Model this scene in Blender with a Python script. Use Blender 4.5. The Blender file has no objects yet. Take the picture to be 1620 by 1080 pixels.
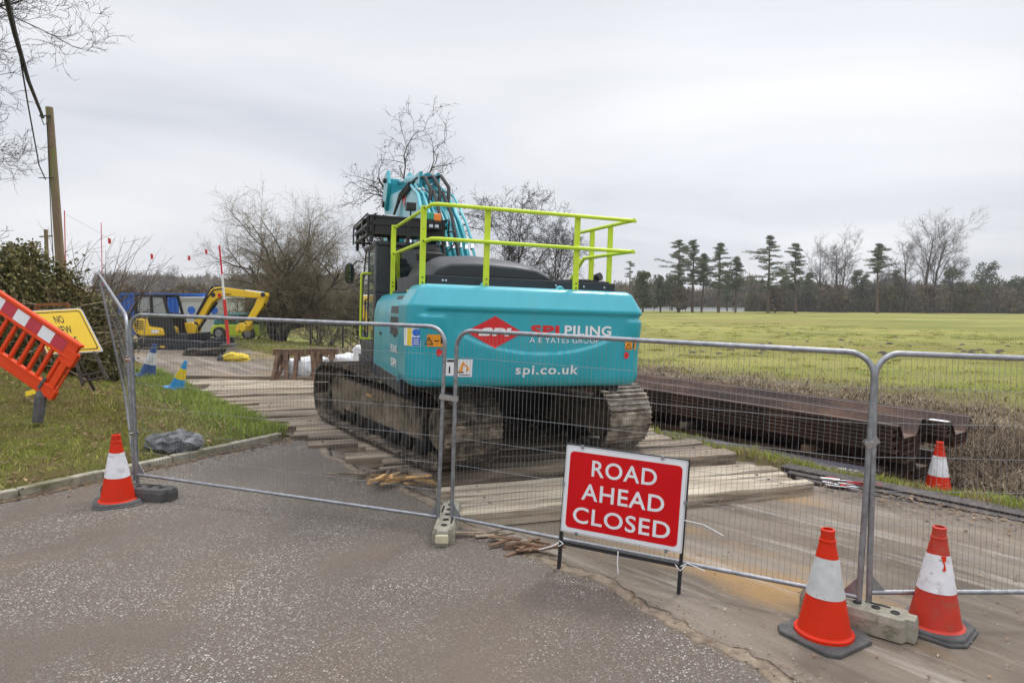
import bpy, bmesh, math, random
import numpy as np
from mathutils import Vector, Matrix
R = math.radians
scene = bpy.context.scene
col = scene.collection
random.seed(7)

# ---------------------------------------------------------------- camera
FOC, CX, CY, HOR, ROLL, CAMH = 1050.0, 810.0, 540.0, 468.0, R(0.45), 2.3
PITCH = math.atan((CY - HOR) / FOC)
_F = Vector((0, math.cos(PITCH), -math.sin(PITCH)))
_U0 = Vector((0, math.sin(PITCH), math.cos(PITCH)))
_R0 = Vector((1, 0, 0))
_R = _R0 * math.cos(ROLL) + _U0 * math.sin(ROLL)
_U = _U0 * math.cos(ROLL) - _R0 * math.sin(ROLL)
CAM = Vector((0, 0, CAMH))
cd = bpy.data.cameras.new("camera"); cam = bpy.data.objects.new("camera", cd); col.objects.link(cam)
m3 = Matrix((_R, _U, -_F)).transposed()
cam.matrix_world = Matrix.Translation(CAM) @ m3.to_4x4()
cd.sensor_width = 36.0; cd.lens = 36.0 * FOC / 1620.0; cd.clip_start = 0.05; cd.clip_end = 3000
scene.camera = cam

def ray(px, py):
    return _F + _R * ((px - CX) / FOC) + _U * ((CY - py) / FOC)
def gp(px, py, z=0.0):
    d = ray(px, py); t = (z - CAMH) / d.z
    return CAM + d * t
def at(px, py, Y):
    d = ray(px, py)
    return CAM + d * (Y / d.y)

# ---------------------------------------------------------------- sky, sun, exposure
SUN_EL, SUN_AZ = R(52), R(35)          # azimuth measured from +Y (view direction) towards +X
w = bpy.data.worlds.new("World"); scene.world = w; w.use_nodes = True
nt = w.node_tree; N = nt.nodes; L = nt.links; N.clear()
out = N.new('ShaderNodeOutputWorld'); bg = N.new('ShaderNodeBackground'); bg.inputs[1].default_value = 0.1
sky = N.new('ShaderNodeTexSky'); sky.sky_type = 'NISHITA'; sky.sun_disc = False
sky.sun_elevation = SUN_EL; sky.sun_rotation = SUN_AZ
tc = N.new('ShaderNodeTexCoord')
sep = N.new('ShaderNodeSeparateXYZ'); L.new(tc.outputs['Generated'], sep.inputs[0])
def mth(op, a, b=None, c=None):
    n = N.new('ShaderNodeMath'); n.operation = op
    for i, v in enumerate((a, b, c)):
        if v is None: continue
        if isinstance(v, (int, float)): n.inputs[i].default_value = v
        else: L.new(v, n.inputs[i])
    return n.outputs[0]
zz = mth('ADD', mth('MAXIMUM', sep.outputs[2], 0.0), 0.16)
comb = N.new('ShaderNodeCombineXYZ')
L.new(mth('DIVIDE', sep.outputs[0], zz), comb.inputs[0]); L.new(mth('DIVIDE', sep.outputs[1], zz), comb.inputs[1])
no = N.new('ShaderNodeTexNoise'); no.inputs['Scale'].default_value = 0.62; no.inputs['Detail'].default_value = 7
no.inputs['Roughness'].default_value = 0.5; no.inputs['Distortion'].default_value = 0.5
mp = N.new('ShaderNodeMapping'); mp.inputs['Location'].default_value = (4.3, 1.7, 0); mp.inputs['Scale'].default_value = (0.75, 0.95, 1)
L.new(comb.outputs[0], mp.inputs[0]); L.new(mp.outputs[0], no.inputs['Vector'])
rp = N.new('ShaderNodeValToRGB'); L.new(no.outputs['Fac'], rp.inputs[0])
e = rp.color_ramp.elements
e[0].position = 0.34; e[0].color = (6.7, 6.95, 7.6, 1); e[1].position = 0.66; e[1].color = (9.4, 9.4, 9.7, 1)
m_ = e.new(0.5); m_.color = (8.1, 8.25, 8.75, 1)
# bright patch where the sun stands behind the cloud, plus the brighter zenith of an overcast sky
def vecdot(d):
    n = N.new('ShaderNodeVectorMath'); n.operation = 'DOT_PRODUCT'
    L.new(tc.outputs['Generated'], n.inputs[0]); n.inputs[1].default_value = d; return n.outputs['Value']
bp = ray(1245, 185).normalized()
sm = N.new('ShaderNodeMapRange'); sm.interpolation_type = 'SMOOTHERSTEP'
L.new(vecdot(bp), sm.inputs[0]); sm.inputs[1].default_value = 0.95; sm.inputs[2].default_value = 1.0; sm.inputs[3].default_value = 1.0; sm.inputs[4].default_value = 1.08
zr = N.new('ShaderNodeMapRange'); zr.interpolation_type = 'SMOOTHERSTEP'
L.new(sep.outputs[2], zr.inputs[0]); zr.inputs[1].default_value = 0.42; zr.inputs[2].default_value = 1.0; zr.inputs[3].default_value = 1.0; zr.inputs[4].default_value = 3.0
hr = N.new('ShaderNodeMapRange'); hr.interpolation_type = 'SMOOTHSTEP'
L.new(sep.outputs[2], hr.inputs[0]); hr.inputs[1].default_value = 0.0; hr.inputs[2].default_value = 0.3; hr.inputs[3].default_value = 1.0; hr.inputs[4].default_value = 1.04
mul = mth('MULTIPLY', mth('MULTIPLY', sm.outputs[0], zr.outputs[0]), hr.outputs[0])
vs = N.new('ShaderNodeVectorMath'); vs.operation = 'SCALE'; L.new(rp.outputs[0], vs.inputs[0]); L.new(mul, vs.inputs['Scale'])
mx = N.new('ShaderNodeMixRGB'); mx.inputs[0].default_value = 0.94
L.new(sky.outputs[0], mx.inputs[1]); L.new(vs.outputs[0], mx.inputs[2])
L.new(mx.outputs[0], bg.inputs[0]); L.new(bg.outputs[0], out.inputs[0])

sd = bpy.data.lights.new("sun", 'SUN'); so = bpy.data.objects.new("sun", sd); col.objects.link(so)
sd.energy = 1.5; sd.angle = R(10); sd.color = (1.0, 0.97, 0.93)
sdir = Vector((math.sin(SUN_AZ) * math.cos(SUN_EL), math.cos(SUN_AZ) * math.cos(SUN_EL), math.sin(SUN_EL)))
so.rotation_euler = (-sdir).to_track_quat('-Z', 'Y').to_euler()
scene.view_settings.view_transform = 'Standard'; scene.view_settings.look = 'None'
scene.view_settings.exposure = 0.0; scene.view_settings.gamma = 1.0
scene.cycles.use_denoising = True; scene.cycles.use_adaptive_sampling = False; scene.cycles.sample_clamp_indirect = 4.0; scene.cycles.max_bounces = 6; scene.cycles.transparent_max_bounces = 12

# ---------------------------------------------------------------- helpers
class MB:
    def __init__(s, T=None): s.v = []; s.f = []; s.m = []; s.mi = 0; s.T = T
    def add(s, vs, fs):
        o = len(s.v)
        if s.T is not None: vs = [s.T @ Vector(v) for v in vs]
        s.v += [tuple(v) for v in vs]; s.f += [tuple(i + o for i in f) for f in fs]; s.m += [s.mi] * len(fs)
    def box(s, c, d, M=None):
        x, y, z = d[0] / 2, d[1] / 2, d[2] / 2
        p = [Vector((a * x, b * y, k * z)) for k in (-1, 1) for b in (-1, 1) for a in (-1, 1)]
        if M is not None: p = [M @ q for q in p]
        c = Vector(c); p = [q + c for q in p]
        s.add(p, [(0, 2, 3, 1), (4, 5, 7, 6), (0, 1, 5, 4), (2, 6, 7, 3), (1, 3, 7, 5), (0, 4, 6, 2)])
    def bx(s, x0, x1, y0, y1, z0, z1): s.box(((x0+x1)/2, (y0+y1)/2, (z0+z1)/2), (abs(x1-x0), abs(y1-y0), abs(z1-z0)))
    def bar(s, a, b, w, h, up=(0, 0, 1)):
        a = Vector(a); b = Vector(b); d = b - a; l = d.length; d.normalize(); up = Vector(up)
        if abs(d.dot(up)) > .98: up = Vector((0, 1, 0))
        x = d.cross(up).normalized(); z = x.cross(d)
        s.box((a + b) / 2, (w, l, h), Matrix((x, d, z)).transposed())
    def tube(s, pts, r, n=8, cap=True):
        P = [Vector(p) for p in pts]; k = len(P); rr = r if isinstance(r, (list, tuple)) else [r] * k
        vs = []; prev = None
        for i in range(k):
            d = (P[min(i + 1, k - 1)] - P[max(i - 1, 0)])
            if d.length < 1e-9: d = Vector((0, 0, 1))
            d.normalize()
            if prev is None:
                a = Vector((0, 0, 1)) if abs(d.z) < .9 else Vector((1, 0, 0)); x = d.cross(a).normalized()
            else:
                x = prev - d * prev.dot(d); x = x.normalized() if x.length > 1e-6 else d.orthogonal().normalized()
            prev = x; y = d.cross(x)
            for j in range(n):
                t = 2 * math.pi * j / n; vs.append(P[i] + (x * math.cos(t) + y * math.sin(t)) * rr[i])
        fs = [(i*n+j, i*n+(j+1) % n, (i+1)*n+(j+1) % n, (i+1)*n+j) for i in range(k-1) for j in range(n)]
        if cap: fs += [tuple(range(n))[::-1], tuple((k-1)*n + j for j in range(n))]
        s.add(vs, fs)
    def lathe(s, prof, n=24, o=(0, 0, 0), M=None):
        o = Vector(o); vs = []
        for (r, z) in prof:
            for j in range(n):
                t = 2*math.pi*j/n; q = Vector((r*math.cos(t), r*math.sin(t), z))
                if M is not None: q = M @ q
                vs.append(q + o)
        k = len(prof)
        fs = [(i*n+j, i*n+(j+1) % n, (i+1)*n+(j+1) % n, (i+1)*n+j) for i in range(k-1) for j in range(n)]
        fs += [tuple(range(n))[::-1], tuple((k-1)*n+j for j in range(n))]
        s.add(vs, fs)
    def prism(s, poly, a, b, f):
        """poly of 2-D points extruded from a to b; f(u, v, w) -> 3-D point"""
        n = len(poly); vs = [f(u, v, a) for u, v in poly] + [f(u, v, b) for u, v in poly]
        fs = [tuple(range(n))[::-1], tuple(range(n, 2*n))] + [(i, (i+1) % n, n+(i+1) % n, n+i) for i in range(n)]
        s.add(vs, fs)
    def loft(s, secs, cap=True):
        n = len(secs[0]); k = len(secs); vs = [v for q in secs for v in q]
        fs = [(i*n+j, i*n+(j+1) % n, (i+1)*n+(j+1) % n, (i+1)*n+j) for i in range(k-1) for j in range(n)]
        if cap: fs += [tuple(range(n))[::-1], tuple((k-1)*n+j for j in range(n))]
        s.add(vs, fs)
    def build(s, name, mats, parent=None, smooth=False, bevel=0.0, seg=2, loc=None, fix=True):
        me = bpy.data.meshes.new(name); me.from_pydata(s.v, [], s.f)
        if not isinstance(mats, (list, tuple)): mats = [mats]
        for q in mats: me.materials.append(q)
        if any(s.m): me.polygons.foreach_set('material_index', s.m)
        if fix:
            b = bmesh.new(); b.from_mesh(me); bmesh.ops.recalc_face_normals(b, faces=b.faces); b.to_mesh(me); b.free()
        if smooth:
            me.polygons.foreach_set('use_smooth', [True] * len(me.polygons))
            if smooth != 'all': me.set_sharp_from_angle(angle=R(40))
        me.update()
        o = bpy.data.objects.new(name, me); col.objects.link(o)
        if parent is not None: o.parent = parent
        if loc is not None: o.location = loc
        if bevel:
            bm_ = o.modifiers.new('bevel', 'BEVEL'); bm_.width = bevel; bm_.segments = seg; bm_.limit_method = 'ANGLE'; bm_.angle_limit = R(35)
            bm_.harden_normals = False
        return o
def tag(o, label=None, cat=None, group=None, kind=None):
    if label: o['label'] = label
    if cat: o['category'] = cat
    if group: o['group'] = group
    if kind: o['kind'] = kind
    return o
def thing(name, label, cat, loc=(0, 0, 0), rot=(0, 0, 0), group=None):
    o = bpy.data.objects.new(name, None); o.empty_display_size = .2; col.objects.link(o)
    o.location = loc; o.rotation_euler = rot if isinstance(rot, (tuple, list)) else (0, 0, rot)
    return tag(o, label, cat, group)
_kids = lambda o: [c for c in bpy.data.objects if c.parent == o]
def copy_tree(o, parent=None):
    c = o.copy(); col.objects.link(c); c.parent = parent
    for ch in _kids(o): copy_tree(ch, c)
    return c
def fastmesh(name, V, F, mat, parent=None, smooth=False):
    """V: (n,3) array, F: (m,k) array"""
    V = np.asarray(V, np.float32); F = np.asarray(F, np.int32); me = bpy.data.meshes.new(name)
    me.vertices.add(len(V)); me.vertices.foreach_set('co', V.ravel())
    k = F.shape[1]; me.loops.add(F.size); me.loops.foreach_set('vertex_index', F.ravel())
    me.polygons.add(len(F)); me.polygons.foreach_set('loop_start', np.arange(0, F.size, k, dtype=np.int32))
    me.polygons.foreach_set('loop_total', np.full(len(F), k, np.int32))
    if smooth: me.polygons.foreach_set('use_smooth', np.ones(len(F), bool))
    me.materials.append(mat); me.update(); me.validate()
    o = bpy.data.objects.new(name, me); col.objects.link(o)
    if parent is not None: o.parent = parent
    return o

# text -> flat mesh data (x, y) with faces, normalised to a unit-height box
def glyphs(txt, offset=0.0, spacing=1.0):
    cu = bpy.data.curves.new('t', 'FONT'); cu.body = txt; cu.size = 1; cu.offset = offset; cu.space_character = spacing
    cu.resolution_u = 4; cu.fill_mode = 'FRONT'
    o = bpy.data.objects.new('t', cu); col.objects.link(o)
    dg = bpy.context.evaluated_depsgraph_get(); me = bpy.data.meshes.new_from_object(o.evaluated_get(dg))
    v = np.array([(p.co.x, p.co.y) for p in me.vertices]); f = [tuple(p.vertices) for p in me.polygons]
    bpy.data.objects.remove(o); bpy.data.meshes.remove(me); bpy.data.curves.remove(cu)
    return v, f
def put_text(mb, txt, f, x0, x1, y0, y1, offset=0.0, spacing=1.0, shear=0.0):
    """fit the text into the rectangle (x0..x1, y0..y1) of surface coordinates and map through f(x, y)"""
    v, fs = glyphs(txt, offset, spacing)
    lo = v.min(0); hi = v.max(0); q = (v - lo) / (hi - lo)
    q[:, 0] += shear * (q[:, 1] - .5)
    mb.add([f(x0 + (x1 - x0) * a, y0 + (y1 - y0) * b) for a, b in q], fs)

# ---------------------------------------------------------------- materials
def rgb(r, g, b): return (r, g, b, 1)
def pmat(name, cols, scale=4.0, detail=5, rough=.7, bump=0.0, bscale=None, metal=0.0, spec=.5, stretch=(1, 1, 1), island=0.0,
         patch=None, coat=0.0, rvar=0.0, pos=(.3, .7)):
    m = bpy.data.materials.new(name); m.use_nodes = True; t = m.node_tree; n = t.nodes; l = t.links
    b = n['Principled BSDF']; b.inputs['Roughness'].default_value = rough; b.inputs['Metallic'].default_value = metal
    b.inputs['Specular IOR Level'].default_value = spec
    if coat: b.inputs['Coat Weight'].default_value = coat; b.inputs['Coat Roughness'].default_value = .1
    tcn = n.new('ShaderNodeTexCoord'); mpn = n.new('ShaderNodeMapping'); mpn.inputs['Scale'].default_value = stretch
    l.new(tcn.outputs['Object'], mpn.inputs[0])
    nz = n.new('ShaderNodeTexNoise'); nz.inputs['Scale'].default_value = scale; nz.inputs['Detail'].default_value = detail
    nz.inputs['Roughness'].default_value = .6
    l.new(mpn.outputs[0], nz.inputs['Vector'])
    cr = n.new('ShaderNodeValToRGB'); el = cr.color_ramp.elements; k = len(cols)
    for i, c in enumerate(cols):
        p = pos[0] + (pos[1] - pos[0]) * i / max(k - 1, 1)
        if i < 2: el[i].position = p; el[i].color = rgb(*c) if k > 1 else rgb(*c)
        else: q = el.new(p); q.color = rgb(*c)
    if k == 1: el[1].color = rgb(*cols[0]); el[1].position = 1
    l.new(nz.outputs['Fac'], cr.inputs[0]); colr = cr.outputs[0]
    if patch:                                   # (colour, scale, lo, hi)
        for (pc, ps, lo, hi) in patch:
            pz = n.new('ShaderNodeTexNoise'); pz.inputs['Scale'].default_value = ps; pz.inputs['Detail'].default_value = 6
            pz.inputs['Roughness'].default_value = .65
            l.new(mpn.outputs[0], pz.inputs['Vector'])
            mr = n.new('ShaderNodeMapRange'); mr.inputs[1].default_value = lo; mr.inputs[2].default_value = hi; l.new(pz.outputs['Fac'], mr.inputs[0])
            mi = n.new('ShaderNodeMixRGB'); l.new(mr.outputs[0], mi.inputs[0]); l.new(colr, mi.inputs[1]); mi.inputs[2].default_value = rgb(*pc)
            colr = mi.outputs[0]
    if island:
        g = n.new('ShaderNodeNewGeometry'); mr = n.new('ShaderNodeMapRange'); l.new(g.outputs['Random Per Island'], mr.inputs[0])
        mr.inputs[3].default_value = 1 - island; mr.inputs[4].default_value = 1 + island
        mi = n.new('ShaderNodeVectorMath'); mi.operation = 'SCALE'; l.new(colr, mi.inputs[0]); l.new(mr.outputs[0], mi.inputs['Scale']); colr = mi.outputs[0]
    l.new(colr, b.inputs['Base Color'])
    if rvar:
        mr = n.new('ShaderNodeMapRange'); l.new(nz.outputs['Fac'], mr.inputs[0]); mr.inputs[1].default_value = .3; mr.inputs[2].default_value = .7
        mr.inputs[3].default_value = rough - rvar; mr.inputs[4].default_value = rough + rvar; l.new(mr.outputs[0], b.inputs['Roughness'])
    if bump:
        bz = n.new('ShaderNodeTexNoise'); bz.inputs['Scale'].default_value = bscale or scale * 4; bz.inputs['Detail'].default_value = 5
        l.new(mpn.outputs[0], bz.inputs['Vector'])
        bn = n.new('ShaderNodeBump'); bn.inputs['Strength'].default_value = bump; bn.inputs['Distance'].default_value = .02
        l.new(bz.outputs['Fac'], bn.inputs['Height']); l.new(bn.outputs[0], b.inputs['Normal'])
    return m
M = {}
M['teal'] = pmat('teal_paint', [(.007, .32, .39), (.010, .375, .45)], 1.6, 5, .36, .02, 30, spec=.5, coat=.3, rvar=.08, stretch=(2.2, 2.2, .5),
                 patch=[((.06, .26, .29), 1.6, .56, .85), ((.10, .20, .20), 5, .66, .80), ((.17, .16, .13), 18, .66, .74)])
M['teal_pipe'] = pmat('teal_pipe_paint', [(.01, .34, .40), (.05, .42, .47)], 6, 3, .4, coat=.2)
M['charcoal'] = pmat('charcoal_paint', [(.018, .022, .03), (.03, .034, .042)], 3, 4, .45, .03, 40, rvar=.08)
M['black'] = pmat('black_paint', [(.008, .008, .009), (.018, .018, .018)], 6, 4, .5)
M['rubber'] = pmat('black_rubber', [(.012, .012, .012), (.03, .029, .028)], 9, 4, .75, .1, 60)
M['lime'] = pmat('lime_yellow_paint', [(.55, .72, .02), (.62, .78, .04)], 9, 4, .45, patch=[((.28, .22, .05), 7, .66, .76)])
M['glass'] = pmat('cab_glass', [(.012, .02, .02)], 1, 1, .04, spec=.9)
M['mirror'] = pmat('mirror_glass', [(.5, .55, .55)], 1, 1, .05, metal=1)
M['chrome'] = pmat('bright_steel', [(.55, .56, .58)], 4, 2, .22, metal=1)
M['mudsteel'] = pmat('muddy_track_steel', [(.028, .021, .016), (.10, .076, .052), (.30, .245, .18)], 6, 8, .75, .5, 22, metal=0, pos=(.36, .68), island=.25)
M['shoe'] = pmat('track_shoe_steel', [(.07, .052, .038), (.21, .168, .125), (.46, .41, .34)], 5, 8, .55, .5, 25, pos=(.34, .66), island=.3)
M['frame'] = pmat('muddy_track_frame', [(.07, .054, .036), (.17, .135, .092), (.30, .245, .175)], 4.2, 8, .85, .5, 18, patch=[((.022, .018, .014), 2.2, .50, .64)])
M['dark'] = pmat('greasy_underside', [(.005, .004, .004), (.02, .017, .014)], 5, 5, .7, .2)
M['white'] = pmat('white_vinyl', [(.75, .75, .76), (.82, .82, .83)], 12, 4, .4)
M['redv'] = pmat('red_vinyl', [(.60, .012, .015), (.66, .02, .02)], 8, 3, .35)
M['orangev'] = pmat('orange_vinyl', [(.85, .33, .01)], 8, 3, .4)
M['yellowv'] = pmat('yellow_vinyl', [(.85, .62, .02)], 8, 3, .4)
M['bluev'] = pmat('blue_vinyl', [(.02, .13, .55)], 8, 3, .4)
M['blackv'] = pmat('black_lettering', [(.012, .012, .012)], 8, 3, .5)
M['galv'] = pmat('galvanised_steel', [(.22, .23, .25), (.40, .41, .43)], 16, 6, .42, .08, 60, metal=.75, rvar=.08, patch=[((.20, .13, .07), 9, .70, .80)])
M['wire'] = pmat('galvanised_wire', [(.20, .205, .21), (.32, .33, .34)], 9, 3, .5, metal=.5)
M['signred'] = pmat('red_retroreflective', [(.56, .002, .005), (.62, .004, .007)], 3, 5, .42, .02, 80, spec=.2, patch=[((.36, .008, .01), 5, .66, .8)])
M['signwhite'] = pmat('white_retroreflective', [(.70, .71, .73), (.80, .80, .82)], 5, 5, .35, patch=[((.52, .30, .30), 9, .68, .76)])
M['signgrey'] = pmat('grey_sign_rim', [(.55, .56, .58), (.66, .67, .69)], 12, 4, .4, metal=.2)
M['cone'] = pmat('orange_cone_plastic', [(.66, .026, .003), (.58, .022, .003)], 5, 5, .5, .05, 30, spec=.25, patch=[((.34, .05, .025), 5, .55, .75), ((.16, .06, .04), 16, .64, .72)])
M['cone_old'] = pmat('worn_orange_cone_plastic', [(.56, .030, .010), (.42, .026, .012)], 6, 6, .55, .05, 30, patch=[((.30, .09, .05), 8, .52, .75), ((.14, .07, .05), 18, .62, .7)])
M['sleeve'] = pmat('white_cone_sleeve', [(.68, .67, .70), (.80, .79, .82)], 8, 6, .4, patch=[((.42, .38, .36), 9, .54, .75), ((.22, .19, .17), 22, .64, .7)])
M['sleeve_grey'] = pmat('dirty_cone_sleeve', [(.46, .47, .46), (.62, .63, .62)], 7, 6, .5, patch=[((.22, .21, .19), 13, .60, .75)])
M['conebase'] = pmat('recycled_rubber_base', [(.05, .05, .05), (.11, .105, .10)], 12, 6, .85, .2, 60, patch=[((.22, .18, .14), 5, .6, .8)])
M['block'] = pmat('weathered_block', [(.20, .185, .14), (.36, .33, .27)], 9, 6, .9, .3, 40, patch=[((.10, .11, .05), 6, .58, .72)])
M['blockdark'] = pmat('grey_rubber_block', [(.055, .053, .052), (.10, .096, .09)], 9, 6, .85, .2, 50)
M['blockpale'] = pmat('pale_block_end', [(.50, .45, .30), (.62, .58, .42)], 9, 5, .9, .2, 40)
def wood(name, cols, st=(.6, 9, 9), **k): return pmat(name, cols, 2.2, 8, .88, .45, 9, stretch=st, island=.22, **k)
M['mat_pale'] = wood('pale_timber', [(.27, .215, .15), (.46, .39, .29), (.56, .49, .38)], patch=[((.17, .125, .085), .9, .45, .66), ((.07, .052, .038), 1.9, .60, .70)])
M['mat_mid'] = wood('weathered_timber', [(.20, .155, .11), (.36, .29, .205), (.46, .39, .29)], patch=[((.12, .086, .058), 1.1, .42, .62), ((.055, .042, .03), 2.1, .58, .68)])
M['mat_dark'] = wood('muddy_timber', [(.15, .115, .08), (.29, .23, .165), (.40, .33, .25)], patch=[((.075, .055, .04), 1.0, .42, .60)])
M['splinter'] = pmat('fresh_split_wood', [(.26, .14, .055), (.46, .28, .11), (.20, .13, .08)], 8, 5, .8, island=.5)
M['oldwood'] = pmat('brown_rough_timber', [(.10, .055, .03), (.22, .13, .075)], 5, 7, .9, .3, 30)
M['pole'] = pmat('mossy_pole_wood', [(.16, .11, .065), (.26, .19, .12)], 3, 6, .9, .3, 20, stretch=(3, 3, .5), patch=[((.17, .18, .05), 1.2, .5, .62)])
M['rust'] = pmat('rusty_sheet_pile', [(.024, .014, .011), (.07, .037, .026), (.17, .088, .053)], 3, 7, .6, .15, 30, metal=.25, stretch=(1, .35, 1), pos=(.3, .7))
M['rust_orange'] = pmat('bright_rust', [(.16, .055, .018), (.30, .12, .04)], 5, 7, .8, .2, 30)
M['millsteel'] = pmat('blue_grey_mill_scale', [(.085, .08, .10), (.16, .15, .18)], 2.5, 6, .45, .08, 30, metal=.4, stretch=(1, .3, 1), patch=[((.13, .065, .035), 2.2, .56, .68)])
M['kerb'] = pmat('concrete_kerb', [(.24, .215, .16), (.40, .37, .29)], 7, 7, .9, .3, 50, patch=[((.14, .135, .06), 3, .50, .68), ((.10, .08, .055), 8, .58, .70)], island=.15)
M['stone'] = pmat('grey_boulder', [(.04, .042, .045), (.13, .133, .137), (.28, .29, .295)], 5.5, 8, .9, .5, 12, pos=(.32, .68))
M['orange'] = pmat('orange_barrier_plastic', [(.66, .048, .003), (.74, .062, .004)], 2.5, 5, .45, .03, 20, spec=.25, patch=[((.52, .06, .02), 3, .62, .8)])
M['yellowsign'] = pmat('yellow_sign_face', [(.85, .58, .01), (.88, .62, .02)], 4, 4, .4)
M['yellow'] = pmat('yellow_digger_paint', [(.80, .50, .01), (.84, .55, .015)], 2, 4, .4, coat=.2)
M['blue'] = pmat('blue_container_paint', [(.015, .10, .42), (.02, .13, .50)], 1.2, 6, .5, patch=[((.02, .07, .24), 1.0, .6, .8)])
M['conblue'] = pmat('bright_blue_plastic', [(.02, .30, .65), (.025, .34, .70)], 5, 4, .5)
M['connavy'] = pmat('navy_blue_plastic', [(.012, .06, .20), (.02, .08, .25)], 5, 4, .5)
M['conyellow'] = pmat('yellow_sleeve', [(.80, .60, .02)], 5, 4, .5)
M['cabin'] = pmat('grey_cabin_steel', [(.42, .43, .41), (.52, .53, .50)], 1.2, 5, .6, patch=[((.33, .30, .25), 1.0, .6, .8)])
M['lime_car'] = pmat('lime_vehicle_paint', [(.50, .62, .03)], 2, 2, .35, coat=.3)
M['teal_car'] = pmat('teal_vehicle_paint', [(.01, .20, .21)], 2, 2, .35, coat=.3)
M['bag'] = pmat('white_woven_sack', [(.66, .67, .68), (.78, .79, .80)], 5, 5, .75, .3, 14, patch=[((.45, .42, .38), 3, .6, .75)])
M['sandbag'] = pmat('yellow_sack', [(.75, .55, .03), (.62, .45, .05)], 7, 5, .8, .3, 30)
M['greysack'] = pmat('dark_grey_sack', [(.04, .042, .05), (.09, .09, .10)], 7, 5, .7, .3, 30)
M['polered'] = pmat('red_pole_paint', [(.62, .02, .02)], 5, 4, .5)
M['polewhite'] = pmat('white_pole_paint', [(.75, .74, .72)], 5, 4, .5)
M['tape'] = pmat('plastic_strip', [(.75, .75, .76)], 9, 4, .4)
M['bark'] = pmat('grey_brown_bark', [(.035, .028, .022), (.085, .07, .055)], 6, 5, .95, .3, 20)
M['twig'] = pmat('dark_twig', [(.02, .016, .013), (.045, .036, .029)], 3, 4, .95)
M['twig_olive'] = pmat('lichen_twig', [(.13, .108, .068), (.24, .20, .125)], 1.2, 4, .95)
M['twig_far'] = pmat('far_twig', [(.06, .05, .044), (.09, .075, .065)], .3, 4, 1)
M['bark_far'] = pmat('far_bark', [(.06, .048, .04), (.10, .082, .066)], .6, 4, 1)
M['pine_bark'] = pmat('pine_bark', [(.085, .06, .048), (.13, .095, .07)], .8, 4, 1)
M['needle'] = pmat('pine_needles', [(.06, .085, .042), (.15, .18, .085)], .5, 4, .9, island=.5)
M['evergreen'] = pmat('evergreen_leaves', [(.05, .07, .026), (.10, .125, .045)], .4, 4, .9, island=.4)
M['scrub'] = pmat('winter_scrub', [(.10, .078, .052), (.17, .135, .09), (.20, .165, .105)], .12, 6, 1, island=.45)
M['scrub_green'] = pmat('green_scrub', [(.085, .085, .032), (.14, .13, .055)], .15, 6, 1, island=.4)
M['leaf'] = pmat('hedge_leaves', [(.07, .075, .02), (.17, .155, .045), (.26, .20, .08)], 2.2, 5, .6, island=.5)
M['ivy'] = pmat('dark_ivy', [(.025, .036, .012), (.07, .085, .026)], 3, 5, .5, island=.5)
M['dead'] = pmat('dead_stems', [(.16, .115, .07), (.30, .235, .15), (.38, .31, .21)], 1.3, 5, .95, island=.4)
M['bramble'] = pmat('bramble_stems', [(.09, .06, .04), (.17, .12, .075)], 1.3, 5, .95, island=.4)
# ---------------------------------------------------------------- ground
UD = Vector((-.615, .7885, 0)); RN = Vector((.7885, .615, 0))      # along the works road, across it to the right
def st(s, t): return RN * s + UD * t
def s_of(x, y): return x * RN.x + y * RN.y
def sstep(a, b, x):
    t = np.clip((x - a) / (b - a), 0, 1); return t * t * (3 - 2 * t)
KERB = [(-12.5, -3.2), (-9.6, 1.0), (-7.6, 3.95), (-5.53, 7.17), (-4.5, 8.9), (-3.75, 10.05), (-3.38, 10.75)]
KERB_ALL = KERB + [tuple((st(3.70, t)).xy) for t in (11.2, 13, 16, 20, 25, 30, 38, 46, 60)]
def seg_signed(px, py, pts):
    """distance left (positive) of a polyline"""
    px = np.asarray(px, float); py = np.asarray(py, float); best = np.full(px.shape, 1e9); sg = np.zeros(px.shape)
    for (ax, ay), (bx, by) in zip(pts[:-1], pts[1:]):
        dx, dy = bx - ax, by - ay; l2 = dx*dx + dy*dy; t = np.clip(((px-ax)*dx + (py-ay)*dy) / l2, 0, 1)
        ex, ey = px - ax - t*dx, py - ay - t*dy; d = np.hypot(ex, ey); c = dx*(py-ay) - dy*(px-ax)
        u = d < best; best = np.where(u, d, best); sg = np.where(u, np.sign(c), sg)
    return best * sg
def wob(x, y):
    return (np.sin(x*1.7 + y*.6)*np.cos(y*1.3 - x*.4) + .6*np.sin(x*3.9 - y*2.7) + .35*np.sin(x*7.1 + y*6.3)) * .5
HS_R = 8.55                                                        # right edge of the hardstanding
def gz(x, y):
    x = np.asarray(x, float); y = np.asarray(y, float)
    dk = seg_signed(x, y, KERB_ALL); s = s_of(x, y)
    fade = 1 - sstep(13.5, 20, y)
    bank = np.where(dk > .14, .09 + (1.35 * sstep(-.3, 6.2, dk) - .010) * (0.13 + .87*fade), 0)
    bank = bank + np.where(dk > .3, .03 * wob(x, y), 0)
    right = -.62 * sstep(HS_R + .05, HS_R + 2.7, s)
    far = sstep(16, 22, y) * sstep(6.6, 8.2, s)
    right = right * (1 - far) + (-.62 * sstep(9.5, 16, s)) * far
    ditch = -.25 * np.exp(-((s - 13.2) / .9) ** 2) * (1 - far)
    rw = np.where(s > HS_R + .2, .035 * wob(x, y), 0)
    road = np.where((dk <= .14) & (s <= HS_R), -.16, 0)
    return bank + right + ditch + rw * np.clip(1.5 - y / 60, .3, 1) + road
def gz1(x, y): return float(gz(np.array([x]), np.array([y]))[0])

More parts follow.
